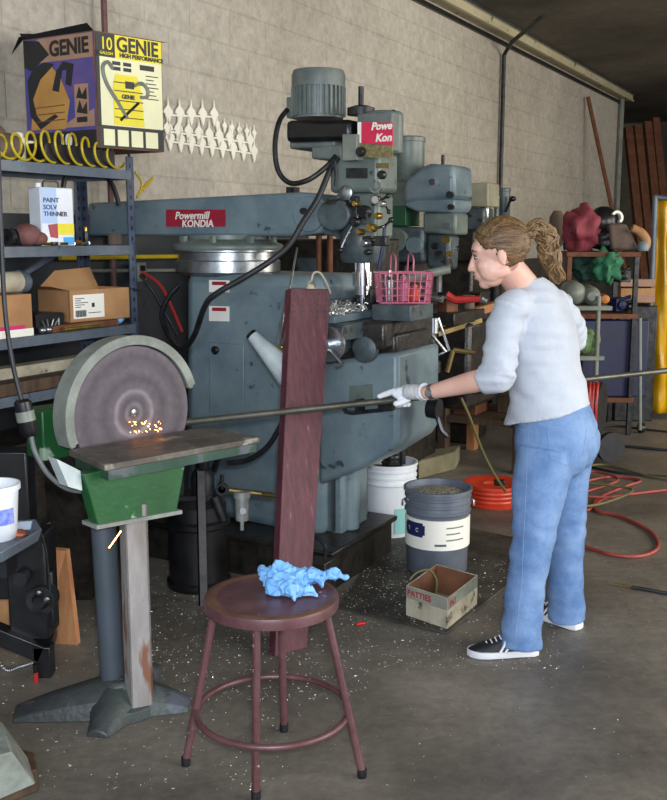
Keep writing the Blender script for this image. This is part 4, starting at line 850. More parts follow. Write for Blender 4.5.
# ram
b = WB(); sp_(b, [(88, 203), (88, 236), (300, 236), (320, 233), (325, 222), (325, 206), (318, 194), (300, 192)], 3.89, 4.11); ram = b.build('ram', M['mill'], ml, .012)
b = WB(); sp_(b, circ(308, 214, 18, 28, .85), 3.875, 3.9); b.build('ram_end_plate', M['mill'], ml, .004)
b = WB(); sp_(b, circ(303, 211, 3.5, 10), 3.865, 3.885); b.build('ram_bolt', M['iron'], ml); b = WB(); sp_(b, [(286, 187), (286, 194), (294, 194), (294, 187)], 3.95, 4.0); b.build('ram_bolt', M['iron'], ml)
b = WB(); sp_(b, [(166, 209.5), (166, 226.5), (225, 226.5), (225, 209.5)], 3.884, 3.892); np_ = b.build('nameplate', M['red'], ml)
q = wU(169, 218.5, 3.884); FR = WM @ frame((3.884, q.y, q.z), (0, -1, 0), (0, 0, 1)); 
MB().text('Powermill', .048, FR @ Matrix.Translation((.035, -.003, 0)), .0015, .001, .25).build('nameplate_text', M['offwhite'], np_)
MB().text('KONDIA', .046, FR @ Matrix.Translation((.075, -.04, 0)), .0015, .001, .1).build('nameplate_text', M['offwhite'], np_)
# head neck
b = WB(); sp_(b, circ(333, 215, 16, 20), 3.84, 4.16); sp_(b, [(322, 198), (322, 234), (350, 240), (350, 196)], 3.92, 4.08); b.build('swivel_neck', M['mill_dk'], ml, .006)
# head body
HC = wU(366, 200, 4.0).y
b = WB(); b.box((3.90, HC - .11, 1.70), (4.10, HC + .13, 1.875)); b.box((3.92, HC - .10, 1.50), (4.08, HC + .12, 1.70)); b.build('head_casting', M['mill_gr'], ml, .02)
b = WB(); b.lathe([(.085, 1.40), (.10, 1.42), (.10, 1.56), (.085, 1.58)], (3.97, HC, 0), n=26); b.build('quill_housing', M['mill_dk'], ml)
b = WB(); b.lathe([(.035, 1.26), (.035, 1.30), (.045, 1.30), (.045, 1.36), (.035, 1.36), (.035, 1.42)], (3.97, HC, 0), n=20); b.lathe([(.012, 1.18), (.012, 1.27)], (3.97, HC, 0), n=10); b.build('spindle', M['chrome'], ml)
b = WB(); q = wU(347, 193, 3.9); b.lathe([(.032, 0), (.032, -.015), (.02, -.02), (0, -.02)], (3.9, q.y, q.z), (1, 0, 0), 20); b.build('degree_dial', M['steel'], ml)
def knob(px, py, u, r, l, m, name='knob', par=ml):
    q = wU(px, py, u); WB().lathe([(r, 0), (r * 1.05, -l * .6), (r * .8, -l), (0, -l)], (u, q.y, q.z), (1, 0, 0), 16).build(name, m, par)
knob(383, 175, 3.9, .018, .03, M['black']); knob(378, 200, 3.92, .02, .03, M['chrome']); knob(366, 212, 3.9, .028, .04, M['iron']); knob(374, 228, 3.88, .018, .05, M['brass']); knob(358, 222, 3.89, .02, .05, M['iron']); knob(380, 216, 3.9, .014, .04, M['brass']); knob(352, 240, 3.9, .03, .03, M['mill_dk'])
def lever(pts, r, m, ball, u, par=ml, name='lever'):
    P = [(u + du, wU(x, y, u).y, wU(x, y, u).z) for x, y, du in pts]; b = WB(); b.tube(P, r, 8); o = b.build(name, m, par)
    if ball: b = WB(); b.ell(P[-1], (ball,) * 3); b.build('lever_ball', M['black'], o)
lever([(360, 212, 0), (352, 232, -.03), (346, 250, -.05)], .006, M['chrome'], .013, 3.88)
lever([(376, 228, 0), (388, 226, -.03), (396, 220, -.05)], .006, M['chrome'], .012, 3.88)
lever([(372, 205, 0), (388, 196, 0)], .006, M['iron'], .011, 3.9)
b = WB(); sp_(b, [(373, 210), (373, 262), (376, 262), (376, 210)], 3.93, 3.95); b.build('depth_stop', M['chrome'], ml)
b = WB(); b.tube([(3.9, wU(x, y, 3.9).y, wU(x, y, 3.9).z) for x, y in ((385, 225), (383, 245), (380, 262), (378, 270))], .008, 8); b.build('coolant_hose', M['blue'], ml)
b = WB(); sp_(b, [(346, 168), (346, 178), (366, 178), (366, 168)], 3.885, 3.9); b.build('speed_plate', M['iron'], ml)
b = WB(); q = wU(381, 168, 3.9); sp_(b, [(376, 163), (376, 168), (389, 168), (389, 163)], 3.888, 3.9); b.build('brass_plate', M['dull_brass'], ml)
b = WB(); q = wU(377, 186, 3.9); b.arc(frame((3.895, q.y, q.z), (0, 1, 0), (0, 0, 1)), .022, .030, R(200), R(340), -.012, .0, 14); b.build('speed_arc', M['steel'], ml)
knob(368, 243, 3.86, .016, .05, M['chrome']); knob(358, 204, 3.87, .012, .04, M['brass']); knob(384, 204, 3.88, .014, .04, M['steel']); knob(370, 252, 3.87, .012, .04, M['black']); knob(363, 232, 3.86, .013, .05, M['brass'])
b = WB(); sp_(b, [(351, 196), (351, 238), (357, 238), (357, 196)], 3.89, 3.92); sp_(b, [(351, 236), (351, 246), (386, 246), (386, 236)], 3.88, 3.92); b.build('quill_clamp', M['grime'], ml, .005)
lever([(384, 204, 0), (393, 212, -.04)], .005, M['chrome'], .010, 3.88); lever([(366, 212, 0), (378, 240, -.05)], .005, M['steel'], .011, 3.87)
# belt guard and sign housing
b = WB(); sp_(b, [(290, 121), (290, 143), (355, 141), (355, 120)], 3.86, 4.16, 3.9); b.build('belt_guard', M['black'], ml, .02)
b = WB(); sp_(b, [(289, 133), (289, 149), (335, 147), (335, 137)], 3.9, 4.14); sp_(b, [(311, 146), (311, 159), (342, 160), (342, 144)], 3.9, 4.1); b.build('motor_plate', M['motor'], ml, .01)
SGN = wU(374, 140, 3.87).y
b = WB(); b.lathe([(.08, 1.86), (.085, 1.87), (.085, 2.025), (.075, 2.035), (0, 2.04)], (3.96, SGN, 0), n=36); b.box((3.872, wU(392, 140, 3.872).y, 1.865), (3.97, wU(357, 140, 3.872).y, 2.025)); b.build('spindle_housing', M['motor'], ml, .01)
b = WB(); sp_(b, [(357.5, 122), (357.5, 143), (392.5, 145), (392.5, 122.5)], 3.866, 3.873); s_ = b.build('maker_sign', M['redhot'], ml)
b = WB(); sp_(b, [(357.5, 143.5), (357.5, 157), (392.5, 158.5), (392.5, 145.5)], 3.867, 3.873); b.build('speed_chart', mat('brassy_chart', '#8a7c50', '#5f5434', .5, scale=60), ml)
q = wU(360, 133, 3.866); FR = WM @ frame((3.866, q.y, q.z), (0, -1, 0), (0, 0, 1))
MB().text('Powe', .042, FR @ Matrix.Translation((.052, .010, 0)), .0015, .0015, .25).build('sign_text', M['offwhite'], s_)
MB().text('Kon', .044, FR @ Matrix.Translation((.072, -.038, 0)), .0015, .0015, .2).build('sign_text', M['offwhite'], s_)
b = WB(); sp_(b, [(357.5, 122), (357.5, 143), (361, 143), (361, 122)], 3.864, 3.867); b.build('sign_margin', M['offwhite'], s_)
b = WB(); sp_(b, [(342, 134), (342, 161), (357, 160), (357, 134)], 3.84, 3.92); sw = b.build('switch_box', M['tank'], ml, .004)
knob(362, 152, 3.86, .02, .03, M['black'], 'switch_knob', sw)
# motor with fins
mc = wU(318.5, 100, 4.0); z0, z1, zf = wU(318, 119, 4.0).z, wU(318, 71, 4.0).z, wU(318, 88, 4.0).z; mr_ = (wU(296, 100, 4.0).y - wU(342, 100, 4.0).y) / 2
b = WB(); b.lathe([(mr_ * .95, z0), (mr_ * .95, zf), (mr_ * 1.02, zf), (mr_ * 1.02, z1 - .02), (mr_ * .96, z1), (mr_ * .2, z1 + .004), (0, z1 + .004)], (4.0, mc.y, 0), n=36); mo = b.build('motor', M['motor'], ml)
b = WB()
for k in range(32):
    a = 2 * math.pi * k / 32; c_, s__ = math.cos(a), math.sin(a)
    b.bar((4.0 + mr_ * .96 * c_, mc.y + mr_ * .96 * s__, z0 + .01), (4.0 + mr_ * .96 * c_, mc.y + mr_ * .96 * s__, zf), .008, .02, up=(c_, s__, 0))
b.build('cooling_fins', M['motor'], mo)
b = WB(); sp_(b, [(286, 97), (286, 118), (299, 119), (299, 97)], 3.95, 4.05); b.build('junction_box', M['motor'], mo, .006)
b = WB(); b.lathe([(.012, 2.03), (.012, 2.15), (0, 2.15)], (3.98, wU(361, 100, 3.98).y, 0), n=10); b.lathe([(.06, 2.03), (.06, 2.06), (.03, 2.07)], (3.98, wU(361, 100, 3.98).y, 0), n=18); b.build('drawbar', M['iron'], ml)
lever([(362, 119, 0), (378, 117, 0), (395, 114, -.02)], .007, M['iron'], .016, 3.95)
knob(377, 116, 3.94, .014, .02, M['black'])
# knee, saddle, table
b = WB(); sp_(b, [(318, 363), (380, 354), (398, 353), (398, 440), (392, 450), (360, 470), (318, 486)], 3.72, 4.17); b.build('knee', M['mill'], ml, .02)
b = WB(); q = wU(332, 500, 3.86); b.box((3.86, q.y - .05, .18), (4.12, q.y + .11, .62)); b.lathe([(.045, .185), (.045, .6)], (3.95, 2.05, 0), n=20); b.build('knee_pedestal', M['mill'], ml, .01)
b = WB(); sp_(b, [(326, 330), (326, 364), (396, 356), (396, 334)], 3.78, 4.15); sp_(b, [(350, 322), (350, 350), (385, 350), (385, 322)], 3.70, 4.2); b.build('saddle', M['grime'], ml, .015)
tz0, tz1 = 1.10, 1.165
tn0, tn1 = 1.86, 2.16
b = WB(); b.box((3.52, tn0, tz0), (4.42, tn1, tz1)); b.box((3.56, tn0 + .06, tz0 - .05), (4.38, tn1 - .06, tz0)); tbl = b.build('table', M['mill_dk'], ml, .005)
b = WB(); [b.box((3.518, n_, tz1 - .012), (4.422, n_ + .016, tz1 + .0006)) for n_ in (tn0 + .07, tn0 + .165, tn0 + .26)]; b.build('t_slots', M['grime'], tbl)
b = WB(); b.lathe([(.0, -.05), (.03, -.05), (.03, 0), (.07, 0), (.07, .015), (0, .02)], (3.47, 1.9, 1.09), (1, 0, 0), 22); b.tube([(3.45, 1.9, 1.09), (3.44, 1.82, 1.02), (3.40, 1.82, 1.02)], .008, 8); b.build('table_crank', M['steel'], ml)
b = WB(); q = wU(365, 352, 3.7); b.lathe([(.055, 0), (.055, -.03), (.03, -.04), (0, -.04)], (3.72, q.y, q.z + .01), (1, 0, 0), 22); b.build('ball_crank', M['mill_dk'], ml)
b = WB(); q = wU(325, 350, 3.65); b.lathe([(.06, 0), (.065, -.05), (.05, -.09), (0, -.09)], (3.74, q.y - .02, q.z + .03), (1, 0, 0), 22); b.build('end_bracket', M['mill_gr'], ml)
b = WB(); q0 = wU(346, 402, 3.70); P = [(3.70, wU(x, y, 3.70).y, wU(x, y, 3.70).z) for x, y in ((342, 402), (346, 412), (352, 413), (382, 410), (384, 398))]; b.tube(P, .009, 8); sp_(b, [(355, 400), (355, 414), (362, 413), (362, 399)], 3.69, 3.72); sp_(b, [(378, 400), (378, 412), (392, 411), (392, 399)], 3.69, 3.72); b.build('lock_lever', M['iron'], ml)
b = WB(); sp_(b, [(349, 386), (349, 401), (372, 399), (372, 384)], 3.715, 3.722); b.build('cover_plate', M['mill_gr'], ml)
b = WB(); P = [(3.85, wU(x, y, 3.85).y - .02, wU(x, y, 3.85).z) for x, y in ((424, 408), (434, 418), (438, 430), (444, 436))]; b.tube(P, .014, 8); b.lathe([(.04, 0), (.045, .05), (0, .05)], P[0], (0, -1, 0), 16); b.build('knee_crank', M['black'], ml)
# box of machine pump below, with loop handle
b = WB(); q = wU(362, 545, 3.5); b.box((3.50, 1.93, 0), (3.59, 2.15, .17)); b.build('coolant_box', M['grime'], ml, .006)
b = WB(); b.tube(spline([(3.55, 1.96, .17), (3.55, 1.96, .23), (3.55, 2.01, .26), (3.55, 2.06, .23), (3.55, 2.06, .17)], 5), .008, 8); b.build('loop_handle', M['iron'], ml)
# things resting on the mill table
cp_ = W(3.75, 1.97, tz1)
b = MB(); random.seed(5)
ch = thing('chip_tray', 'tray heaped with bright curled chips on the near end of the mill table', 'tray', cp_)
c0 = WB(); c0.box((3.56, 1.92, tz1 + .001), (3.95, 2.08, tz1 + .03)); c0.build('tray', M['mill'], ch, .003)
tw = WB()
for i in range(260):
    o = Vector((random.uniform(3.58, 3.93), random.uniform(1.94, 2.06), tz1 + .03 + random.uniform(0, .05) * (1 - abs(random.uniform(-1, 1))))); d_ = Vector((random.uniform(-1, 1), random.uniform(-1, 1), random.uniform(-.4, .8))).normalized() * random.uniform(.008, .022)
    tw.tube([o, o + d_ * .5 + Vector((0, 0, .004)), o + d_], .0022, 3)
tag(tw.build('chip_curls', M['chips'], ch), kind='stuff')
vs = thing('machine_vise', 'grey machine vise clamped on the mill table behind the chip tray', 'vise', W(4.12, 1.93, tz1))
b = WB(); b.box((4.02, 1.78, tz1 + .001), (4.22, 2.06, tz1 + .05)); b.box((4.02, 1.98, tz1 + .05), (4.22, 2.06, tz1 + .12)); b.box((4.04, 1.80, tz1 + .05), (4.20, 1.86, tz1 + .11)); b.build('body', M['iron'], vs, .006)
b = WB(); b.cyl((4.12, 1.80, tz1 + .08), (4.12, 1.68, tz1 + .08), .012, n=10); b.cyl((4.06, 1.69, tz1 + .08), (4.18, 1.69, tz1 + .08), .006, n=8); b.build('screw_handle', M['steel'], vs)
# pink basket
bc = wN(403, 302, 1.72)
BU, BN, BZ = bc.x, 1.78, tz1 + .012
BA = atY(378, 300, 4.30)
bk = thing('wire_basket', 'pink plastic lattice basket with tall handle on the mill table', 'basket', W(4.02, 1.66, BZ))
cB = W(4.0, 1.70, tz1 + .045); rb = Vector((math.cos(0.1), math.sin(.1), 0)); fb_ = Vector((-rb.y, rb.x, 0)); wB, dB_, hB = .115, .07, .125
cB = atY(403, 302, 4.28); 
b = MB()
def rim(z, s_): return [cB + rb * x * s_ + fb_ * y * s_ + Vector((0, 0, z)) for x, y in ((-wB, -dB_), (wB, -dB_), (wB, dB_), (-wB, dB_))]
for z, s_, rr in ((0, .9, .004), (.03, .92, .0025), (.06, .95, .002), (.09, .97, .002), (hB, 1.0, .004)):
    R_ = rim(z, s_)
    for k in range(4): b.tube([R_[k], R_[(k + 1) % 4]], rr, 6)
lo, hi = rim(0, .9), rim(hB, 1.)
for k in range(4):
    m_ = 9 if k % 2 == 0 else 5
    for i in range(m_ + 1): t = i / m_; b.tube([lo[k].lerp(lo[(k + 1) % 4], t), hi[k].lerp(hi[(k + 1) % 4], t)], .003, 5)
for i in range(8): t = i / 7; b.tube([lo[0].lerp(lo[1], t), lo[3].lerp(lo[2], t)], .003, 5)
b.build('lattice', M['pink'], bk)
b = MB()
for s_ in (-.045, .03):
    o = cB + rb * s_ + fb_ * dB_; b.tube(spline([o + Vector((0, 0, hB)), o + Vector((0, 0, hB + .07)) - fb_ * .02, o - fb_ * dB_ + Vector((0, 0, hB + .08)) + rb * .0, o - fb_ * dB_ * 2 + Vector((0, 0, hB + .06)), o - fb_ * dB_ * 2 + Vector((0, 0, hB))], 4), .0035, 6)
b.build('handle', M['pink'], bk)
for nm, dx, h_, m_, lab, ct_ in (('tool_holder', -.06, .13, M['steel'], 'steel tool holder standing in the pink basket', 'tool holder'), ('spray_bottle', .0, .11, M['pink'], 'pink bottle standing in the middle of the pink basket', 'bottle'), ('orange_jar', .05, .07, M['orange'], 'small orange jar in the right side of the pink basket', 'jar')):
    o = cB + rb * dx + Vector((0, 0, .004)); b = MB(); b.lathe([(.02, 0), (.022, .01), (.022, h_ * .7), (.01, h_ * .8), (.01, h_), (0, h_)], o, n=16); tag(b.build(nm, m_), lab, ct_)
bs_ = WB(); q = WI @ cB; bs_.box((q.x - .13, q.y - .11, q.z - .05), (q.x + .13, q.y + .11, q.z - .006)) 
b = WB(); b.box((q.x - .12, q.y - .09, tz1), (q.x + .12, q.y + .09, q.z - .006))
if q.z - .006 > tz1: tag(b.build('steel_block', M['mill_dk'], bevel=.004), 'flat steel block under the pink basket on the mill table', 'block')
# work lamp
wl = thing('work_lamp', 'pale conical work lamp on a jointed arm in front of the machine column', 'lamp', atY(268, 360, 4.05))
la, lb_ = atY(251, 334, 4.02), atY(291, 376, 3.98); dl = (lb_ - la).normalized(); ll = (lb_ - la).length
b = MB(); b.lathe([(0, 0), (.022, .002), (.026, .015), (.03, .05), (.05, ll * .75), (.058, ll * .95), (.056, ll), (.045, ll * .9)], la, dl, 30); b.build('lamp_shade', M['lampshade'], wl)
b = MB(); b.lathe([(.02, -.006), (.024, 0), (.024, .012)], la, dl, 16); b.build('socket_cap', M['black'], wl)
j = atY(277, 352, 4.02); b = MB(); b.tube([j, atY(279, 342, 4.04), atY(284, 310, 4.1), atY(291, 282, 4.2), atY(297, 248, 4.3)], [.011, .010, .006, .005, .005], 8); b.build('arm', M['steel'], wl)
b = MB(); b.ell(j, (.016, .016, .016)); b.ell(atY(282, 347, 3.99), (.014, .014, .010)); b.build('joint', M['brass'], wl)
# thick cables
tubeobj('thick_cable', spline([atY(x, y, Y) for x, y, Y in ((338, 158, 4.42), (330, 170, 4.4), (318, 198, 4.36), (303, 222, 4.32), (290, 244, 4.3), (272, 260, 4.28), (245, 277, 4.28), (216, 294, 4.3), (205, 306, 4.35), (194, 336, 4.5), (182, 349, 4.6), (170, 338, 4.8), (162, 316, 4.9), (168, 298, 4.95), (178, 286, 4.98))], 7), .013, M['rubber'], 'thick dark cable hanging from the mill head across the column in a loop', 'cable', 10)
tubeobj('motor_cable', spline([atY(x, y, Y) for x, y, Y in ((287, 110, 4.56), (279, 122, 4.5), (275, 145, 4.47), (278, 170, 4.45), (290, 183, 4.43), (308, 180, 4.4), (325, 168, 4.4), (336, 156, 4.42))], 7), .0115, M['iron'], 'dark cable looping from the motor junction box under the belt guard', 'cable', 10)
tubeobj('electric_cable', spline([atY(x, y, 4.38) for x, y in ((335, 160), (336, 175), (335, 186))], 5), .007, M['rubber'], 'short black cord hanging straight below the belt guard', 'cord')
ec = thing('dark_backdrop', 'added dark backdrop box with rusty conduits behind the nearest milling machine', 'cabinet', W(4.85, 2.7, 0))  # box added as a backdrop to darken the gap between ram and column
b = WB(); b.box((4.65, 2.34, 0), (5.1, 3.1, 1.50)); b.build('body', M['grime'], ec, .01)
for px in (319, 330): b = WB(); q = wU(px, 250, 4.62); b.cyl((4.62, q.y, .9), (4.62, q.y, 1.55), .016, n=10); b.build('conduit', M['rust'], ec)
b = WB(); q = wU(308, 255, 4.64); b.box((4.62, q.y - .06, 1.2), (4.65, q.y + .06, 1.4)); b.build('hatch', M['mill_dk'], ec, .003)
# ---- second, third and fourth machines along the wall
m2 = thing('milling_machine', 'blue grey milling machine with rounded pulley housing and tall motor, second in the row', 'milling machine', W(5.75, 2.8, 0))
u2 = 5.5
def spb(pts, du0, du1, name, m, par, bev=.01, u=None): b = WB(); uu = u; sp_(b, pts, uu + du0, uu + du1, uu); return b.build(name, m, par, bev)
def cylp(px, y0, y1, w_, u, name, m, par, top=1., n=28):
    q = wU(px, y0, u); z1_ = q.z; z0_ = wU(px, y1, u).z; r_ = abs(wU(px - w_ / 2, y0, u).y - wU(px + w_ / 2, y0, u).y) / 2 * .96
    b = WB(); b.lathe([(r_ * .96, z0_), (r_, z0_ + .005), (r_ * top, z1_ - .03), (r_ * top * 1.05, z1_ - .028), (r_ * top * 1.05, z1_ - .006), (r_ * top * .95, z1_), (0, z1_)], (u, q.y, 0), n=n); return b.build(name, m, par)
cylp(408, 137, 182, 32, u2, 'motor', M['mill_gr'], m2)
spb([(390, 180), (390, 212), (412, 214), (416, 190), (412, 178)], -.08, .12, 'motor_mount', M['mill_gr'], m2, .02, u2)
spb([(388, 206), (388, 226), (413, 226), (413, 206)], -.1, .1, 'green_cover', mat('dark_green_cover', '#1d4d30', None, .5), m2, .005, u2)
spb([(412, 190), (416, 180), (430, 168), (438, 165), (462, 166), (463, 196), (461, 200), (425, 202), (412, 206)], -.13, .17, 'pulley_housing', M['mill'], m2, .03, u2)
spb([(413, 200), (413, 207), (425, 212), (458, 213), (462, 208), (462, 200)], -.12, .16, 'housing_base', M['mill'], m2, .01, u2)
def knob2(px, py, u, r, m, par, name='knob', l=.03):
    q = wU(px, py, u); WB().lathe([(r, 0), (r, -l), (0, -l)], (u, q.y, q.z), (1, 0, 0), 14).build(name, m, par)
knob2(434, 182, u2 - .13, .018, M['chrome'], m2); knob2(451, 195, u2 - .13, .02, M['iron'], m2); knob2(452, 207, u2 - .13, .016, M['black'], m2)
cylp(443, 155, 168, 3.4, u2, 'drawbar', M['iron'], m2, n=10)
spb([(428, 212), (428, 233), (461, 235), (461, 213)], -.08, .12, 'head_casting', M['mill_gr'], m2, .015, u2)
spb([(430, 233), (430, 268), (452, 270), (454, 235)], -.06, .1, 'quill_housing', M['mill_dk'], m2, .02, u2)
cylp(438, 266, 292, 9, u2, 'spindle', M['steel'], m2, n=14)
for (px, py, r, m_) in ((447, 240, .02, 'brass'), (450, 254, .016, 'brass'), (449, 226, .018, 'steel'), (457, 248, .014, 'chrome'), (436, 246, .02, 'iron')): knob2(px, py, u2 - .07, r, M[m_], m2)
spb([(385, 225), (385, 262), (430, 262), (430, 228)], -.1, .12, 'ram', M['mill_dk'], m2, .02, u2)
spb(circ(404, 240, 12), -.14, -.1, 'ram_dial', M['mill_gr'], m2, .003, u2)
spb(circ(423, 245, 8), -.14, -.1, 'ram_dial', M['mill'], m2, .003, u2)
q = wU(388, 262, u2); b = WB(); b.box((5.45, q.y - .15, 0), (5.95, q.y + .28, q.z)); b.build('column', M['grime'], m2, .02)
b = WB(); b.box((5.2, 2.05, 1.02), (5.98, 2.35, 1.09)); b.build('table', M['grime'], m2, .005)
b = WB(); b.box((5.45, 2.05, .5), (5.95, 2.6, 1.02)); b.build('knee', M['grime'], m2, .03)
b = WB(); b.box((5.42, 2.5, 0), (5.98, 3.0, .14)); b.build('base', M['grime'], m2, .01)
b = WB(); b.lathe([(.04, 0), (.05, .04), (.05, .1), (.03, .12), (0, .12)], W(0, 0, 0) + W(5.4, 2.2, 1.09), n=16); b.build('fixture', M['steel'], m2)
u3 = 6.85
m3 = thing('milling_machine', 'milling machine with a squat square beige head cover, third in the row', 'milling machine', W(7.0, 2.9, 0))
spb([(466, 184), (466, 207), (493, 207), (493, 183)], -.1, .14, 'head_cover', mat('beige_grey_cover', '#84806c', '#97937c', .5, scale=7), m3, .01, u3)
spb([(468, 186), (468, 204), (473, 204), (473, 186)], -.108, -.1, 'yellow_label', M['cream'], m3, 0, u3)
knob2(470, 197, u3 - .108, .016, M['black'], m3)
spb([(455, 207), (455, 230), (488, 230), (488, 208)], -.08, .12, 'head_casting', M['mill_dk'], m3, .015, u3)
cylp(485, 207, 218, 9, u3, 'chuck', M['steel'], m3, n=16)
spb([(458, 230), (458, 262), (480, 262), (480, 230)], -.1, .1, 'quill_housing', M['grime'], m3, .02, u3)
q = wU(462, 250, u3); b = WB(); b.box((6.8, q.y - .1, 0), (7.2, q.y + .3, 1.5)); b.build('column', M['grime'], m3, .02)
b = WB(); b.box((6.75, 2.2, .85), (7.4, 2.6, 1.0)); b.build('table', M['grime'], m3, .01)
u4 = 7.9
m4 = thing('drill_press', 'dark round headed drill press with a side lever, farthest machine of the row', 'drill press', W(8.0, 2.9, 0))
cylp(504, 188, 224, 13, u4, 'head', M['mill_dk'], m4); cylp(497, 196, 226, 6, u4 - .1, 'quill', M['steel'], m4, n=12)
q = wU(504, 220, u4); b = WB(); b.lathe([(.05, 0), (.05, q.z)], (u4 + .05, q.y + .08, 0), n=16); b.build('column', M['iron'], m4)
b = WB(); P = [(u4 - .06, wU(x, y, u4).y, wU(x, y, u4).z) for x, y in ((508, 212), (512, 202), (515, 199))]; b.tube(P, .012, 6); b.ell(P[-1], (.03, .03, .022)); b.build('lever', M['black'], m4)
b = WB(); b.box((u4 - .2, q.y - .25, 0), (u4 + .25, q.y + .3, .08)); b.build('base', M['grime'], m4, .01)
# ================================================================ WORKBENCHES AND CLUTTER BEYOND THE MILLS
wb = thing('workbench', 'dark wooden workbench piled with metal parts behind the woman', 'workbench', W(6.4, 2.2, 0))
b = WB(); b.box((6.06, 1.9, .84), (6.72, 2.52, .90)); b.build('bench_top', M['wood_dk'], wb, .005)
for u_, n_ in ((6.07, 1.92), (6.62, 1.92), (6.07, 2.44), (6.62, 2.44)):
    WB().box((u_, n_, 0), (u_ + .09, n_ + .06, .84)).build('leg', M['wood'] if u_ > 6.5 else M['wood_dk'], wb, .003)
b = WB(); b.box((6.08, 1.93, .3), (6.7, 2.5, .34)); b.build('low_shelf', M['wood_dk'], wb)
random.seed(21)
kinds = [('machine_gear', 'gear'), ('iron_block', 'block'), ('coffee_tin', 'tin'), ('parts_box', 'box')]
def onB(px, u, z): return wU(px, 330, u)
def item(kind, u, n, z, s, m, label, cat):
    b = WB(); c = (u, n, z)
    if kind == 'gear':
        b.lathe([(.01, 0), (s, 0), (s, s * .5), (s * .5, s * .5), (s * .5, s), (.01, s)], c, n=20)
        for k in range(12): a = k * math.pi / 6; b.cube((u + s * math.cos(a), n + s * math.sin(a), z + s * .25), (s * .2, s * .2, s * .5), (0, 0, a))
    elif kind == 'block': b.cube((u, n, z + s * .5), (s * 1.4, s, s), (0, 0, random.uniform(-.5, .5))); b.cyl((u, n, z + s), (u, n, z + s * 1.5), s * .3, n=12)
    elif kind == 'tin': b.lathe([(s * .6, 0), (s * .62, .004), (s * .62, s * 1.3), (s * .58, s * 1.3), (s * .56, s * .3), (0, s * .3)], c, n=20)
    elif kind == 'lever': b.tube([(u, n, z), (u, n, z + s), (u - s * .3, n - s * .6, z + s * 1.6)], s * .12, 8); b.ell((u - s * .3, n - s * .6, z + s * 1.6), (s * .2,) * 3); b.lathe([(s * .4, 0), (s * .4, s * .2), (0, s * .25)], c, n=14)
    elif kind == 'box': b.prism([(-s, -s * .6), (s, -s * .6), (s, s * .6), (-s, s * .6)], Matrix.Translation(c), 0, s * .9); b.prism([(-s * 1.04, -s * .64), (s * 1.04, -s * .64), (s * 1.04, s * .64), (-s * 1.04, s * .64)], Matrix.Translation(c), s * .8, s * .95)
    nm = {'gear': 'machine_gear', 'block': 'iron_fixture', 'tin': 'open_tin', 'lever': 'lever_stand', 'box': 'parts_box'}[kind]
    return tag(b.build(nm, m, bevel=0 if kind == 'tin' else .003), label, cat)
# rear end of the first table: chuck, bright fixture, red wrench, pipes
item('gear', 4.30, 2.08, tz1 + .001, .06, M['steel'], 'bright toothed gear at the far end of the nearest mill table', 'gear')
item('lever', 4.36, 1.93, tz1 + .001, .07, M['steel'], 'bright lever fixture beside the gear on the nearest mill table', 'lever')
for k, px, u_, n_, s_, m_, l_, c_ in (('block', 0, 5.3, 2.13, .07, 'rust', 'small rusty fixture on the second mill table beside the steel tube', 'fixture'), ('tin', 0, 5.6, 2.12, .06, 'brownbag', 'brown tin on the second mill table behind the red wrench', 'tin'), ('box', 0, 5.85, 2.16, .09, 'grime', 'grimy parts box at the far end of the second mill table', 'box')): item(k, u_, n_, 1.091, s_, M[m_], l_, c_)
sw_ = thing('fixture_arm', 'bright jointed metal fixture arms above the glove', 'fixture', atY(430, 340, 4.6))
b = MB(); b.cyl(atY(426, 308, 4.6), atY(426, 290, 4.6), .022, n=14); b.cyl(atY(433, 333, 4.6), atY(433, 318, 4.6), .026, n=14); b.ell(atY(426, 306, 4.6), (.024,) * 3); b.build('clamp', M['steel'], sw_)
b = MB(); b.tube([atY(414, 322, 4.6), atY(428, 330, 4.6), atY(446, 352, 4.6)], .008, 8); b.tube([atY(438, 318, 4.6), atY(449, 350, 4.6), atY(436, 356, 4.6), atY(404, 353, 4.6)], .0075, 8); b.tube([atY(427, 296, 4.6), atY(443, 302, 4.6)], .006, 8); b.build('arm', M['steel'], sw_)
b = MB(); b.lathe([(.05, 0), (.05, .05), (.03, .06), (.03, .25), (0, .25)], atY(430, 372, 4.7), n=16); b.build('post', M['grime'], sw_)
b = MB(); b.tube([atY(447, 372, 5.3), atY(453, 350, 5.3)], .014, 8); b.tube([atY(453, 350, 5.3), atY(475, 353, 5.3)], .014, 8); b.build('brass_bracket', M['dull_brass'], sw_)
rw = thing('red_wrench', 'long red handled wrench lying across the machine table behind the basket', 'wrench', atY(460, 300, 5.6))
b = MB(); b.tube([atY(446, 295, 5.6), atY(455, 300, 5.6), atY(480, 299, 5.6)], [.026, .022, .018], 8); b.build('handle', M['tool_red'], rw)
b = MB(); b.tube([atY(481, 299, 5.6), atY(486, 302, 5.6)], .02, 8); b.build('jaw', M['steel'], rw)
tubeobj('steel_tube', [atY(400, 280, 5.0), atY(450, 269, 5.0)], .022, M['tank'], 'grey tube lying over the tables behind the pink basket', 'tube', 12)
bp_ = thing('rusty_angle_bar', 'long rusty brown bar lying along the cluttered bench top', 'bar', atY(460, 320, 5.9))
MB().bar(atY(432, 325, 5.7), atY(497, 305, 6.1), .05, .05).build('bar', M['wood'], bp_, .004); MB().bar(atY(436, 334, 5.65), atY(480, 320, 5.9), .04, .03).build('strip', M['dull_brass'], bp_, .003)
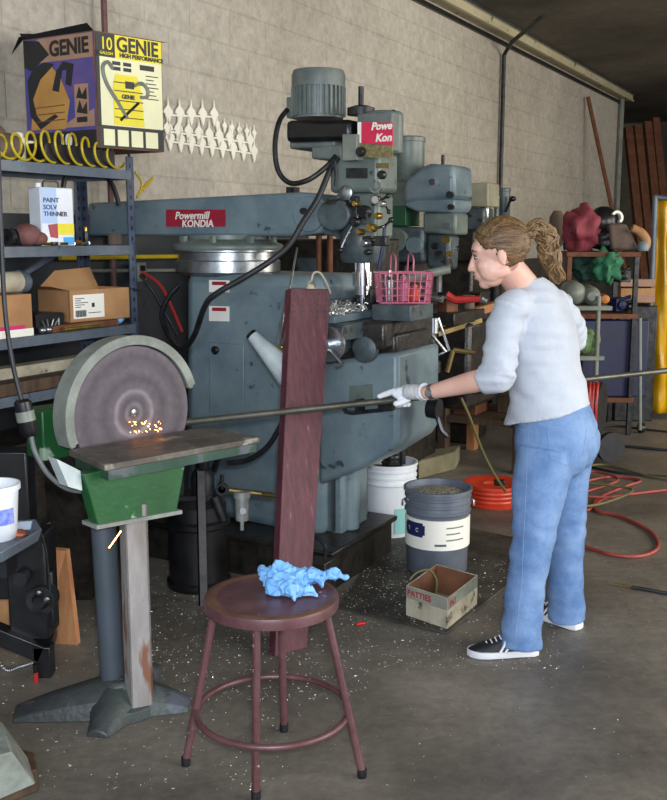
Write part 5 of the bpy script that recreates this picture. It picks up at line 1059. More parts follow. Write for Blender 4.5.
lab = [('lever', 6.14, 2.44, .12, 'iron', 'dark lever stand at the left end of the cluttered bench', 'lever'), ('block', 6.16, 2.28, .13, 'rust', 'rusty iron fixture near the front of the cluttered bench', 'fixture'), ('tin', 6.12, 2.14, .07, 'card', 'tan open tin on the cluttered bench behind her upper arm', 'tin'),
       ('gear', 6.32, 2.40, .09, 'brass', 'brassy toothed gear lying in the middle of the cluttered bench', 'gear'), ('box', 6.52, 2.40, .11, 'wood', 'brown lidded parts box on the cluttered bench', 'box'), ('block', 6.35, 2.2, .12, 'iron', 'black iron fixture beside the brown parts box', 'fixture'),
       ('tin', 6.55, 2.2, .08, 'tank', 'grey open tin right of the black iron fixture', 'tin')]
for k, u_, n_, s_, m_, l_, c_ in lab: item(k, u_, n_, .901, s_, M[m_], l_, c_)
for i, (u_, n_, s_, m_, l_) in enumerate(((6.3, 2.35, .13, 'rust', 'rusty crate on the low shelf under the left end of the bench'), (6.5, 2.1, .14, 'wood_dk', 'dark wooden crate on the bench low shelf right of the rusty crate'))):
    item('box', u_, n_, .341, s_, M[m_], l_, 'crate')['category'] = 'crate'
# knee-high block and wedge on the floor by the bench
pw = [atz(x, y) for x, y in ((418, 480), (455, 470), (460, 462), (425, 468))]
b = MB(); b.prism([(p_.x, p_.y) for p_ in pw], I4, 0, .12); tag(b.build('stone_block', mat('pale_stone', '#706a50', '#857e64', .8), bevel=.01), 'pale tapered block on the floor left of the orange reel', 'block')
# ---- stretch of clutter left of the rack, behind the ponytail
ht_ = thing('hand_truck', 'grey tubular hand truck with a leather strap standing behind the ponytail', 'hand truck', atz(552, 440))
b = MB(); b.tube(spline([atY(549, 440, 8.3), atY(549, 260, 8.3), atY(552, 235, 8.3), atY(562, 232, 8.3), atY(566, 250, 8.3)], 4), .02, 8); b.build('frame', M['iron'], ht_)
b = MB(); b.lathe([(.03, 0), (.07, .06), (.06, .25), (.03, .3), (0, .3)], atY(556, 248, 8.25), n=14); b.build('leather_strap', M['brownbag'], ht_)
# cylinders rack with bottles lying
RY = 7.3
rk = thing('metal_rack', 'rusty steel rack with tool clutter beside the yellow curtain', 'rack', atz(605, 436))
YA, YB = 7.55, 8.1
zt_ = atY(600, 252, YA).z; xl, xr = atY(566, 300, YA).x, atY(637, 300, YA).x; zm = atY(600, 314, YA).z; zl = atY(600, 398, YA).z
for x_ in (xl, xr - .03):
    for y_ in (YA, YB): MB().box((x_, y_, 0), (x_ + .035, y_ + .035, zt_)).build('post', M['rust'] if x_ == xl else M['iron'], rk, .002)
for z_ in (zt_, zm, zl): MB().box((xl - .01, YA - .01, z_ - .035), (xr + .01, YB + .04, z_)).build('shelf', M['rust'], rk, .002)
bp2 = MB(); bp2.box((xl + .15, YA + .05, zl + .001), (xr + .12, YA + .12, zm - .05)); tag(bp2.build('blue_bin', M['blue'], bevel=.01), 'dark blue bin on the lowest shelf of the rack', 'bin')
# lettering-free white marks on the blue bin are left to its material
def blob(name, px, py, Y, rx, ry, rz, m, label, cat, amp=.25, seed=0, z=None, fr_=1.3, seg=(40, 22)):
    c = atY(px, py, Y)
    if z is not None: c.z = z + rz
    b = MB(); b.ell((0, 0, 0), (1, 1, 1), nu=seg[0], nv=seg[1]); out = []
    for p_ in b.v:
        f_ = 1 + amp * noise.noise(p_ * fr_ + Vector((seed, seed * 2, 3))) + amp * .3 * noise.noise(p_ * fr_ * 2.5 + Vector((seed, 1, 3)))
        q = Vector((p_.x * rx, p_.y * ry, p_.z * rz)) * f_ + c
        if z is not None: q.z = max(q.z, z + .002)
        out.append(q)
    b.v = out; return tag(b.build(name, m, sharp=70), label, cat)
blob('leather_jacket', 582, 235, 7.75, .14, .14, .17, M['cloth_r'], 'folded dark red leather jacket heaped on the left of the rack top', 'jacket', .5, 2, zt_, 1.6)
wm = thing('welding_helmet', 'black welding helmet with white mark tilted on top of the rack', 'helmet', atY(604, 240, 7.8))
hc_ = atY(603, 222, 7.8); b = MB(); b.ell(hc_, (.12, .13, .12), Euler((0, .5, 0))); b.ell(hc_ + Vector((.03, -.02, -.06)), (.09, .1, .09)); b.build('shell', M['black'], wm)
b = MB(); b.arc(frame(hc_ + Vector((.07, -.09, .03)), (1, .3, 0), (0, .2, 1)), .03, .05, R(-60), R(150), 0, .03, 14); b.build('white_mark', M['offwhite'], wm)
blob('cloth_bundle', 606, 241, 7.75, .12, .12, .09, M['iron'], 'dark cloth bundle under the black welding helmet', 'cloth', .4, 5, zt_)
bg = MB(); P = [atY(x, y, 7.6) for x, y in ((609, 224), (627, 224), (640, 250), (612, 250))]; bg.add(P + [p_ + Vector((0, .3, 0)) for p_ in P], [(0, 1, 2, 3), (7, 6, 5, 4), (0, 4, 5, 1), (1, 5, 6, 2), (2, 6, 7, 3), (3, 7, 4, 0)]); tag(bg.build('brown_case', M['brownbag'], bevel=.02), 'slanted brown case on the rack top in front of the helmet', 'case')
tg = thing('glove_pile', 'tan leather glove with blue cuff hanging at the right end of the rack top', 'glove', atY(643, 245, 7.6))
b = MB(); b.tube(spline([atY(x, y, 7.55) for x, y in ((632, 228), (640, 232), (646, 240), (645, 248))], 4), [.03] * 4 + [.035] * 9, 10); b.build('leather', M['card'], tg)
MB().lathe([(.0, 0), (.04, .01), (.045, .05), (.03, .08), (0, .08)], atY(643, 252, 7.55), n=16).build('blue_cuff', M['mill'], tg)
blob('green_cloth', 606, 266, 7.62, .10, .12, .12, M['cloth_g'], 'crumpled green canvas on the middle shelf of the rack', 'cloth', .6, 8, None, 2.1)
blob('dark_green_cloth', 588, 266, 7.75, .13, .12, .11, mat('dark_green_canvas', '#16352a', '#20483a', .8, bump=.3), 'dark green canvas left of the brighter green canvas', 'cloth', .6, 9, None, 2.1)
for nm, px, py, Y, sz, m_, lb in (('tool_case', 618, 304, 7.75, (.16, .2, .10), M['blue'], 'small dark blue tool case on the middle shelf of the rack'), ('power_tool', 628, 306, 7.68, (.09, .12, .08), M['black'], 'black power tool body right of the blue tool case'), ('wire_spool', 622, 276, 7.8, (.10, .10, .09), M['iron'], 'dark wire spool hanging right of the green canvas')):
    c = atY(px, py, Y); b = MB(); b.cube(c, sz, (0, 0, .3)); b.cyl(c + Vector((-sz[0] * .3, -sz[1] * .5, sz[2] * .3)), c + Vector((sz[0] * .4, -sz[1] * .6, sz[2] * .7)), .012, n=8); b.lathe([(sz[2] * .3, 0), (sz[2] * .35, .04), (0, .05)], c + Vector((0, -sz[1] * .5, 0)), (0, -1, 0), 12)
    tag(b.build(nm, m_, bevel=.008), lb, nm.split('_')[0] if nm != 'power_tool' else 'tool')
# trolley with tanks in front
tr_ = thing('welding_trolley', 'grey steel trolley with pale posts carrying two grey bottles', 'trolley', atz(590, 430))
TY = 7.0
p_ = atY(598, 305, TY)
MB().tube([atY(599, 296, TY), Vector((p_.x + .01, TY, 0))], .016, 10).build('post', M['tank'], tr_)
MB().tube([atY(640, 318, TY), atY(640, 430, TY)], .013, 10).build('post', M['tank'], tr_)
za, zb = atY(590, 306, TY).z, atY(590, 356, TY).z; xa = atY(566, 300, TY).x; xb = atY(612, 300, TY).x
MB().box((xa, TY - .02, za - .03), (xb, TY + .4, za)).build('tray', M['tank'], tr_, .003); MB().box((xa - .15, TY - .02, zb - .03), (xb - .04, TY + .4, zb)).build('tray', M['tank'], tr_, .003)
for px, l_ in ((575, 'larger rounded grey gas bottle lying end on at the left of the trolley tray'), (592, 'grey gas bottle lying right of the larger one on the trolley tray')):
    r_ = .082 if px == 575 else .065
    c = atY(px, 290, TY + .03); c.z = za + r_ + .002; b = MB(); b.lathe([(0, -.02), (.03, -.018), (r_ * .8, .01), (r_, .05), (r_, .32), (0, .33)], c, (0.15, 1, 0), 26); tag(b.build('gas_bottle', M['tank']), l_, 'gas bottle')
c = atY(606, 292, TY + .1); c.z = za + .04; b = MB(); b.lathe([(0, -.01), (.03, 0), (.035, .08), (.035, .2), (0, .21)], c, (0, 1, 0), 16); tag(b.build('orange_can', mat('orange_can', '#b06a24', None, .5)), 'small orange capped can lying beside the grey gas bottles', 'can')
c = atY(583, 345, TY + .05); blob('green_bag', 585, 340, TY + .1, .10, .10, .10, mat('pale_green_bag', '#7f9a6a', '#4c6a3a', .6, scale=14), 'pale green bag sitting on the lower trolley tray behind the woman', 'bag', .3, 4, zb)
for i, y_ in enumerate((283, 292, 299)):
    a_ = atY(633, y_, 8.15); b = MB(); b.box((a_.x - .1, 8.15, a_.z - .03), (a_.x + .18, 8.35, a_.z + .03)); tag(b.build('stacked_plank', M['card'] if i % 2 else M['tan'], bevel=.004), ['topmost of three tan planks stacked right of the rack', 'middle tan plank of the stack right of the rack', 'lowest tan plank of the stack right of the rack'][i], 'plank')
b = MB(); a_ = atY(633, 306, 8.15); b.box((a_.x - .12, 8.13, 0), (a_.x + .2, 8.4, a_.z + .002)); tag(b.build('dark_cabinet', M['iron'], bevel=.01), 'dark cabinet under the stack of tan planks', 'cabinet')
# hose wheel with red coil
cw = atz(592, 436); 
hw = thing('hose_coil', 'coil of red welding hose on a black wheel behind the woman', 'hose coil', Vector((1.72, 6.7, 0)))
c = atY(589, 408, 6.6)
for i, (dx, r_) in enumerate(((0, .17), (.025, .165), (.05, .17), (-.025, .16), (.012, .155))):
    b = MB(); b.tube([c + Vector((dx + .03 * math.cos(a), .10 * math.cos(a), r_ * math.sin(a))) for a in [2 * math.pi * k / 36 for k in range(36)]], .011, 8, True); b.build('hose_turn', M['tool_red'] if i != 4 else M['ohose'], hw)
b = MB(); b.lathe([(.06, -.02), (.17, -.03), (.18, 0), (.17, .03), (.06, .02)], c + Vector((.1, .15, -.02)), (.9, -.45, 0), 30); b.build('wheel', M['rubber'], hw)
b = MB(); b.lathe([(.07, -.02), (.10, -.02), (.10, .02), (.07, .02)], Vector((c.x + .14, 6.55, .12)), (.3, -1, 0), 24); b.build('small_wheel', M['rubber'], hw)
b = MB(); b.tube([c + Vector((.1, .15, -.02)), c + Vector((.1, .3, -.3))], .02, 8); b.box((c.x, 6.8, .0), (c.x + .3, 7.1, .05)); b.build('axle_stand', M['iron'], hw)
ct2 = thing('caster_stand', 'black caster foot under the right corner of the rack', 'caster', atz(641, 433))
b = MB(); p_ = atz(641, 433); b.bar(p_ + Vector((0, 0, .02)), p_ + Vector((.02, .1, .35)), .04, .04); b.lathe([(.0, -.015), (.04, -.015), (.04, .015), (0, .015)], p_ + Vector((0, 0, .042)), (1, .2, 0), 16); b.build('foot', M['black'], ct2)
tag(MB().ell(atz(632, 408) + Vector((0, 0, .05)), (.07, .06, .05)).build('white_bag', M['white']), 'small white bag on the floor beneath the rack', 'bag')
# amber welding curtain
cu = thing('welding_curtain', 'translucent amber welding curtain on a blue grey frame at the right edge', 'curtain', atz(660, 414))
YC = 8.2; 
MB().tube([atY(655.5, 196, YC), atY(651, 300, YC), Vector((atz(649, 420).x, YC, 0.0))], .022, 10).build('frame_post', M['shelf'], cu)
MB().tube([atY(655, 197, YC), atY(700, 202, YC - .1)], .02, 10).build('frame_rail', M['shelf'], cu)
b = MB(); V = []; nx, nz = 40, 30
TL, TR, BL, BR = atY(656, 200, YC), atY(705, 203, YC), atY(649, 412, YC), atY(705, 416, YC)
for j in range(nz + 1):
    for i in range(nx + 1):
        s_, t_ = i / nx, j / nz; p_ = (BL * (1 - s_) + BR * s_) * (1 - t_) + (TL * (1 - s_) + TR * s_) * t_
        V.append(p_ + Vector((0, .035 * math.sin(s_ * 24 + 2 * noise.noise(Vector((s_ * 4, t_ * 3, 0)))) + .02 * noise.noise(Vector((s_ * 9, t_ * 12, 1))), 0)))
b.add(V, [(j * (nx + 1) + i, j * (nx + 1) + i + 1, (j + 1) * (nx + 1) + i + 1, (j + 1) * (nx + 1) + i) for j in range(nz) for i in range(nx)])
o = b.build('curtain_sheet', M['amber'], cu, sharp=180); s_ = o.modifiers.new('s', 'SOLIDIFY'); s_.thickness = .002
# ================================================================ THE WOMAN
def organic(mb, voxel, smooth, name, m, parent, disp=None, cut=None, sm_fac=.5, keep_open=False):
    o = mb.build('tmp', m, origin=(0, 0, 0), sharp=180)
    md = o.modifiers.new('r', 'REMESH'); md.mode = 'VOXEL'; md.voxel_size = voxel
    if smooth: s = o.modifiers.new('s', 'SMOOTH'); s.factor = sm_fac; s.iterations = smooth
    bpy.context.view_layer.update(); dg = bpy.context.evaluated_depsgraph_get()
    me = bpy.data.meshes.new_from_object(o.evaluated_get(dg), depsgraph=dg)
    old = o.data; bpy.data.objects.remove(o); bpy.data.meshes.remove(old)
    if disp:
        nn = [v.normal.copy() for v in me.vertices]
        for v, n_ in zip(me.vertices, nn): v.co += n_ * disp(v.co, n_)
    if cut:
        bm = bmesh.new(); bm.from_mesh(me); bmesh.ops.delete(bm, geom=[f for f in bm.faces if cut(f.calc_center_median())], context='FACES'); bm.to_mesh(me); bm.free()
    T = parent_world(parent).inverted(); me.transform(T); me.name = name
    for p_ in me.polygons: p_.use_smooth = True
    me.materials.clear(); me.materials.append(m)
    o = bpy.data.objects.new(name, me); COL.objects.link(o); o.parent = parent; return o
def rings_along(mb, secs, n=28):
    R_ = []
    for c, a, b_, la, lb in secs: R_.append([c + la * (a * math.cos(t)) + lb * (b_ * math.sin(t)) for t in [2 * math.pi * k / n for k in range(n)]])
    return mb.ring(R_)
ff = Vector((-.87, .49, 0)).normalized(); ll_ = Vector((-ff.y, ff.x, 0)); ZZ = Vector((0, 0, 1))
wo = thing('person', 'woman in pale blue top and blue jeans holding a long steel bar', 'person', (.78, 3.62, 0))
J = dict(hip=atY(555, 436, 3.66), waist=atY(548, 392, 3.66), mid=atY(545, 362, 3.67), chest=atY(540, 328, 3.67), sh=atY(536, 298, 3.67), neck=atY(526, 280, 3.655),
         ls=atY(513, 306, 3.535), le=atY(497, 376, 3.50), lw=atY(429, 392.5, 3.63), rs=atY(556, 306, 3.80), re=atY(573, 340, 3.93), rw=atY(556, 376, 4.02),
         lh=atY(547, 452, 3.58), lk=atY(533, 540, 3.50), la=atY(518, 636, 3.475), rh=atY(563, 450, 3.73), rk=atY(566, 530, 3.74), ra=atY(565, 606, 3.76))
HO = atY(499, 254, 3.60); th = R(11)
hfw = (Vector((-.985, .12, 0)).normalized() * math.cos(th) - ZZ * math.sin(th)).normalized(); hl = ZZ.cross(hfw).normalized(); hu = hfw.cross(hl)
HM = Matrix(((hfw.x, hl.x, hu.x, HO.x), (hfw.y, hl.y, hu.y, HO.y), (hfw.z, hl.z, hu.z, HO.z), (0, 0, 0, 1)))
def hp(x, y, z): return HM @ Vector((x, y, z))
def torso(mb, g=0., top=True, hips=True):
    s = []
    if hips: s += [(J['hip'] - ZZ * .05, .15 + g, .125 + g, ll_, ff), (J['hip'], .172 + g, .142 + g, ll_, ff), (J['hip'] + ZZ * .06 - ff * .0, .166 + g, .138 + g, ll_, ff)]
    s += [(J['waist'], .147 + g, .118 + g, ll_, ff), (J['mid'], .145 + g, .112 + g, ll_, ff), (J['chest'], .158 + g, .118 + g, ll_, ff), (J['sh'] - ZZ * .01, .150 + g, .095 + g, ll_, ff)]
    if top: s += [(J['sh'] + ZZ * .028, .10 + g, .072 + g, ll_, ff), (J['neck'], .062 + g, .058 + g, ll_, ff)]
    return rings_along(mb, s)
def limb(mb, pts, rr, k=6, n=16, wob=None):
    P = spline(pts, k); m_ = len(P); R_ = []
    for i in range(m_):
        t = i / (m_ - 1) * (len(rr) - 1); a = min(int(t), len(rr) - 2); r_ = rr[a] * (1 - (t - a)) + rr[a + 1] * (t - a)
        R_.append(r_ * (1 + (wob(i / (m_ - 1)) if wob else 0)))
    mb.tube(P, R_, n)
# --- body
b = MB(); torso(b)
b.cyl(J['neck'] - ZZ * .04, hp(-.02, 0, -.045), .062, .054, 22)
b.ell(hp(-.012, 0, .030), (.094, .075, .088), HM.to_3x3(), 26, 16)
b.ell(hp(.034, 0, -.030), (.058, .058, .082), HM.to_3x3(), 24, 16)
b.ell(hp(.064, 0, -.094), (.024, .024, .020), HM.to_3x3(), 16, 10)
b.ell(hp(.040, 0, -.085), (.042, .040, .026), HM.to_3x3(), 16, 10)
b.ell(hp(.068, 0, .030), (.026, .050, .030), HM.to_3x3(), 18, 12)
b.ell(hp(.082, 0, -.060), (.016, .026, .022), HM.to_3x3(), 16, 10)
b.ell(hp(.093, 0, -.056), (.0085, .018, .0055), HM.to_3x3(), 14, 8); b.ell(hp(.091, 0, -.070), (.0085, .016, .006), HM.to_3x3(), 14, 8)
b.tube([hp(.086, 0, .012), hp(.098, 0, -.012), hp(.109, 0, -.034)], [.008, .010, .0105], 12); b.ell(hp(.108, 0, -.036), (.011, .011, .009), HM.to_3x3(), 14, 8)
for s_ in (-1, 1):
    b.ell(hp(.099, s_ * .010, -.038), (.009, .006, .007), HM.to_3x3(), 10, 7)
    b.ell(hp(.056, s_ * .034, -.030), (.030, .024, .028), HM.to_3x3(), 16, 10)
    b.ell(hp(.016, s_ * .040, -.058), (.044, .020, .026), HM.to_3x3(), 16, 10)
    b.ell(hp(.034, s_ * .037, -.046), (.046, .022, .044), HM.to_3x3(), 18, 12)
    b.ell(hp(-.006, s_ * .078, -.008), (.017, .007, .029), HM.to_3x3(), 16, 10); b.ell(hp(-.008, s_ * .077, -.030), (.010, .006, .011), HM.to_3x3(), 10, 7)
limb(b, [J['ls'] + ff * .01, J['ls'].lerp(J['le'], .5), J['le']], [.052, .045, .038]); limb(b, [J['le'], J['le'].lerp(J['lw'], .35), J['lw']], [.039, .041, .025])
limb(b, [J['rs'], J['rs'].lerp(J['re'], .5), J['re']], [.052, .045, .038]); limb(b, [J['re'], J['re'].lerp(J['rw'], .35), J['rw']], [.038, .037, .026])
limb(b, [J['lh'], J['lh'].lerp(J['lk'], .5), J['lk'], J['lk'].lerp(J['la'], .35), J['la']], [.088, .075, .052, .048, .034])
limb(b, [J['rh'], J['rh'].lerp(J['rk'], .5), J['rk'], J['rk'].lerp(J['ra'], .35), J['ra']], [.088, .075, .052, .048, .034])
def foot(mb, ankle, d, g=0., z0=.02):
    d = Vector((d[0], d[1], 0)).normalized(); s_ = Vector((-d.y, d.x, 0)); base = Vector((ankle.x, ankle.y, 0)); S = []
    for x, w_, h in ((-.065, .020, .05), (-.05, .030, .065), (0, .030, .07), (.06, .030, .034), (.11, .032, .020), (.14, .030, .012), (.155, .015, .008)):
        S.append([base + d * (x * .9) + s_ * ((w_ * .85 + g) * math.cos(a)) + ZZ * (z0 + max(0, (h + g - .0) * (.5 + .5 * math.sin(a)))) for a in [2 * math.pi * k / 18 for k in range(18)]])
    mb.ring(S)
LFD, RFD = (-.99, -.06), (-.62, .78)
foot(b, J['la'], LFD); foot(b, J['ra'], RFD); b.cyl(J['la'], Vector((J['la'].x, J['la'].y, .06)), .034, n=14); b.cyl(J['ra'], Vector((J['ra'].x, J['ra'].y, .06)), .034, n=14)
# right hand closed on the bar behind her (bare hand, fingers and thumb), left hand core inside the glove
def bar_at(px):
    r = ray(px, 390); best = min((abs((A_ + bar_d * t).x / (A_ + bar_d * t).y - r.x / r.y * 1.0), t) for t in [i * .004 for i in range(800)]); return A_ + bar_d * best[1]
BL = None
def proj(p_):
    v_ = p_ - O0; dd = v_.y * CP - v_.z * SP; return 333.5 + FPX * v_.x / dd
def bar_px(px): return min(((abs(proj(A_ + bar_d * (i * .003)) - px)), i) for i in range(900))[1] * .003
def grip(mb, t0, wrist, fwd, sgn_fwd, rad=.0125, g=0., far=True, fr_=.0085, index_out=False):
    C = A_ + bar_d * t0; up = bar_d.cross(Vector((0, 0, 1))).normalized(); up = -up if up.y < 0 else up   # away from the camera
    zz = up.cross(bar_d).normalized(); zz = -zz if zz.z < 0 else zz
    def P(a, ang, r): return C + bar_d * a + (up * math.cos(ang) + zz * math.sin(ang)) * r
    # palm over the top and near side of the bar
    pal = [P(.036, R(100), .030), P(.0, R(110), .029), P(-.034, R(104), .027)]
    mb.ell(C + (zz * .85 - up * .35) * .030, (.043, .018 + g, .023 + g), Matrix((bar_d, up, zz)).transposed(), 18, 12)
    mb.tube([wrist, wrist.lerp(C + zz * .03 - up * .008, .55), C + zz * .028 - up * .008 + bar_d * .02], [.026 + g, .026 + g, .026 + g], 16)
    R0 = rad + fr_ + g
    for i, a in enumerate((-.034, -.012, .010, .031)):
        if i == 0 and index_out: continue
        ln = (1.0, 1.12, 1.05, .85)[i]; ch = [P(a, R(100), R0 + .010), P(a, R(45), R0 + .004), P(a, R(-5), R0 + .001), P(a, R(-60 * ln), R0), P(a, R(-112 * ln), R0)]
        mb.tube(spline(ch, 4), [fr_ + g + .0012] * 6 + [fr_ + g] * 7 + [fr_ + g - .0014] * 4, 12); mb.ell(ch[-1], (fr_ + g - .001,) * 3)
    if index_out:
        ch = [P(-.028, R(95), R0 + .012), P(-.052, R(100), R0 + .008), P(-.078, R(105), R0 + .002), P(-.096, R(110), R0 - .001)]
        mb.tube(spline(ch, 4), [fr_ + g + .001] * 5 + [fr_ + g] * 5 + [fr_ + g - .0012] * 3, 12); mb.ell(ch[-1], (fr_ + g - .001,) * 3)
    th_ = [P(.022, R(150), R0 + .012), P(.004, R(178), R0 + .007), P(-.016, R(196), R0 + .003), P(-.034, R(205), R0 + .001)]
    mb.tube(spline(th_, 4), [fr_ + g + .004] * 4 + [fr_ + g + .002] * 5 + [fr_ + g] * 4, 12); mb.ell(th_[-1], (fr_ + g,) * 3)
tL, tR = bar_px(401), bar_px(549)
grip(b, tL, J['lw'], None, 1, index_out=True); grip(b, tR, J['rw'], None, 1)
body = organic(b, .0045, 3, 'body', M['skin'], wo)
# --- left glove
b = MB(); CG = A_ + bar_d * tL
gw = J['lw'].lerp(CG + Vector((0, 0, .03)), .22)
grip(b, tL, gw, None, 1, g=.003, index_out=True)
wd = (J['lw'] - CG).normalized(); b.tube([gw - wd * .01, gw + wd * .012, gw + wd * .020], [.031, .031, .034], 18)
organic(b, .0035, 2, 'glove', M['glove'], wo, lambda p_, n_: .0012 * noise.noise(p_ * 90) + .0015 * noise.noise(p_ * 40))
# watch
wc_ = J['lw'] + (J['le'] - J['lw']).normalized() * .012; fd_ = (J['le'] - J['lw']).normalized()
b = MB(); b.lathe([(.0285, -.008), (.0300, -.008), (.0300, .008), (.0285, .008), (.0285, -.008)], wc_, fd_, 26); wt = b.build('watch_band', M['steel'], wo)
nv = Vector((0, -1, .15)).normalized(); nv = (nv - fd_ * nv.dot(fd_)).normalized(); MB().lathe([(.0145, .0), (.0145, .007), (.012, .009), (0, .009)], wc_ + nv * .027, nv, 22).build('watch_face', M['chrome'], wt)
# --- shirt
b = MB()
fh = (ff - ZZ * .28); s = [(J['waist'] - ZZ * .085 - ff * .002, .184, .158, ll_, fh), (J['waist'] - ZZ * .05, .176, .148, ll_, fh), (J['waist'] - ZZ * .0, .162, .134, ll_, ff - ZZ * .12), (J['mid'], .158, .126, ll_, ff), (J['chest'], .170, .130, ll_, ff), (J['sh'] - ZZ * .014, .162, .110, ll_, ff), (J['sh'] + ZZ * .016, .130, .092, ll_, ff), (J['sh'].lerp(J['neck'], .62), .092, .078, ll_, ff - ZZ * .2), (J['neck'] - ZZ * .002, .064, .060, ll_, ff - ZZ * .3)]
rings_along(b, s, 36)
b.ell(J['chest'] + ff * .075 + ZZ * .005, (.075, .13, .065), Matrix((ff, ll_, ZZ)).transposed(), 20, 12)
wv = lambda t: .05 * math.sin(t * 34) * (t > .45) + .03 * math.sin(t * 19 + 1)
d1 = (J['lw'] - J['le']).normalized(); cuffL = J['le'] + d1 * .062
limb(b, [J['ls'] + ZZ * .006 + ff * .0, J['ls'].lerp(J['le'], .3) + ff * .012, J['ls'].lerp(J['le'], .7) + ff * .004, J['le'] - d1 * .006], [.064, .066, .062, .062], 9, 22, wv); b.ell(J['ls'] + ZZ * .0 - ll_ * .012, (.066, .062, .066)); b.ell(J['rs'] + ll_ * .012, (.066, .062, .066)); b.ell(J['ls'].lerp(J['sh'], .45) - ZZ * .004, (.07, .07, .062)); b.ell(J['rs'].lerp(J['sh'], .45) - ZZ * .004, (.07, .07, .062)); b.ell(J['le'], (.064, .062, .062))
b.tube([J['le'] - d1 * .012, J['le'] + d1 * .02, cuffL], [.061, .062, .055], 22)
limb(b, [J['rs'] + ZZ * .004, J['rs'].lerp(J['re'], .5) - ff * .01, J['re'] - ff * .005], [.068, .062, .055], 9, 22, wv)
d2 = (J['rw'] - J['re']).normalized(); b.tube([J['re'] - d2 * .015, J['re'] + d2 * .015], [.055, .052], 22)
def fold(p_, n_):
    q = Vector((p_.x * 5, p_.y * 5, p_.z * 17)); f_ = .0075 * noise.noise(q) + .0045 * noise.noise(q * 2.1 + Vector((4, 2, 9)))
    dz = (p_ - J['le']).length; arm = max(0, 1 - dz / .20)
    f_ += arm * .0050 * math.sin(62 * (p_.z * .75 + (p_.x + p_.y * .3) * .65) + 3 * noise.noise(p_ * 9))
    dw = abs(p_.z - (J['waist'].z - .01)); f_ += max(0, 1 - dw / .12) * .006 * math.sin(58 * p_.z + 5 * noise.noise(p_ * 5) + 16 * p_.x)
    return f_
organic(b, .006, 9, 'shirt', M['shirt'], wo, fold)
# neckline and hem bands
# --- jeans
b = MB()
rings_along(b, [(J['hip'] - ZZ * .095, .150, .130, ll_, ff), (J['hip'] - ZZ * .05 - ff * .006, .176, .150, ll_, ff), (J['hip'] - ff * .004, .178, .150, ll_, ff), (J['hip'] + ZZ * .05 - ff * .006, .173, .146, ll_, ff), (J['waist'] - ZZ * .055, .162, .136, ll_, ff - ZZ * .28), (J['waist'] - ZZ * .025, .156, .131, ll_, ff - ZZ * .28)], 36)
b.ell(J['hip'] - ff * .062 + ll_ * .072 - ZZ * .03, (.088, .088, .11), Matrix((ff, ll_, ZZ)).transposed(), 20, 12); b.ell(J['hip'] - ff * .062 - ll_ * .072 - ZZ * .03, (.088, .088, .11), Matrix((ff, ll_, ZZ)).transposed(), 20, 12)
lw_ = lambda t: .02 * math.sin(t * 26) * (t > .3)
limb(b, [J['lh'], J['lh'].lerp(J['lk'], .5) + ff * .006, J['lk'], J['lk'].lerp(J['la'], .5), J['la'] - ZZ * .035 - ff * .01], [.112, .096, .078, .070, .078], 8, 26, lw_)
limb(b, [J['rh'], J['rh'].lerp(J['rk'], .5) + ff * .004, J['rk'], J['rk'].lerp(J['ra'], .5), J['ra'] - ZZ * .052 - ff * .008], [.112, .094, .074, .066, .076], 8, 26, lw_)
def jfold(p_, n_):
    q = Vector((p_.x * 6, p_.y * 6, p_.z * 15)); f_ = .0045 * noise.noise(q) + .0025 * noise.noise(q * 2.2)
    for k_ in ('lk', 'rk', 'la', 'ra'):
        d_ = (p_ - J[k_]).length; f_ += max(0, 1 - d_ / .17) * .0042 * math.sin(70 * p_.z + 20 * p_.x + 4 * noise.noise(p_ * 8))
    return f_
jn = organic(b, .006, 3, 'jeans', M['jeans'], wo, jfold)
# stitched back pocket and side seam laid on the denim
bpy.context.view_layer.update()
bv = BVHTree.FromPolygons([parent_world(wo) @ v.co for v in jn.data.vertices], [tuple(p_.vertices) for p_ in jn.data.polygons])
def on_jean(px, py):
    r = ray(px, py).normalized(); h = bv.ray_cast(O0, r); return (h[0] - r * .001) if h[0] else None
def stitch(pts, name, r_=.0011):
    P = []
    for (x0, y0), (x1, y1) in zip(pts, pts[1:]):
        k = max(2, int(math.hypot(x1 - x0, y1 - y0) / 2.5))
        for i in range(k): h = on_jean(x0 + (x1 - x0) * i / k, y0 + (y1 - y0) * i / k); P += [h] if h else []
    if len(P) > 2: MB().tube(P, r_, 5).build(name, M['stitch'], jn)
stitch([(548, 431), (570, 430), (586, 424)], 'pocket_hem'); stitch([(548, 431), (551, 458), (568, 466), (583, 456), (587, 426)], 'pocket_seam')
stitch([(529, 424), (527, 470), (524, 530), (522, 580), (515, 640)], 'side_seam'); stitch([(512, 424), (524, 428), (530, 421)], 'pocket_seam'); stitch([(572, 466), (560, 480), (545, 490)], 'thigh_crease_seam', .0015)
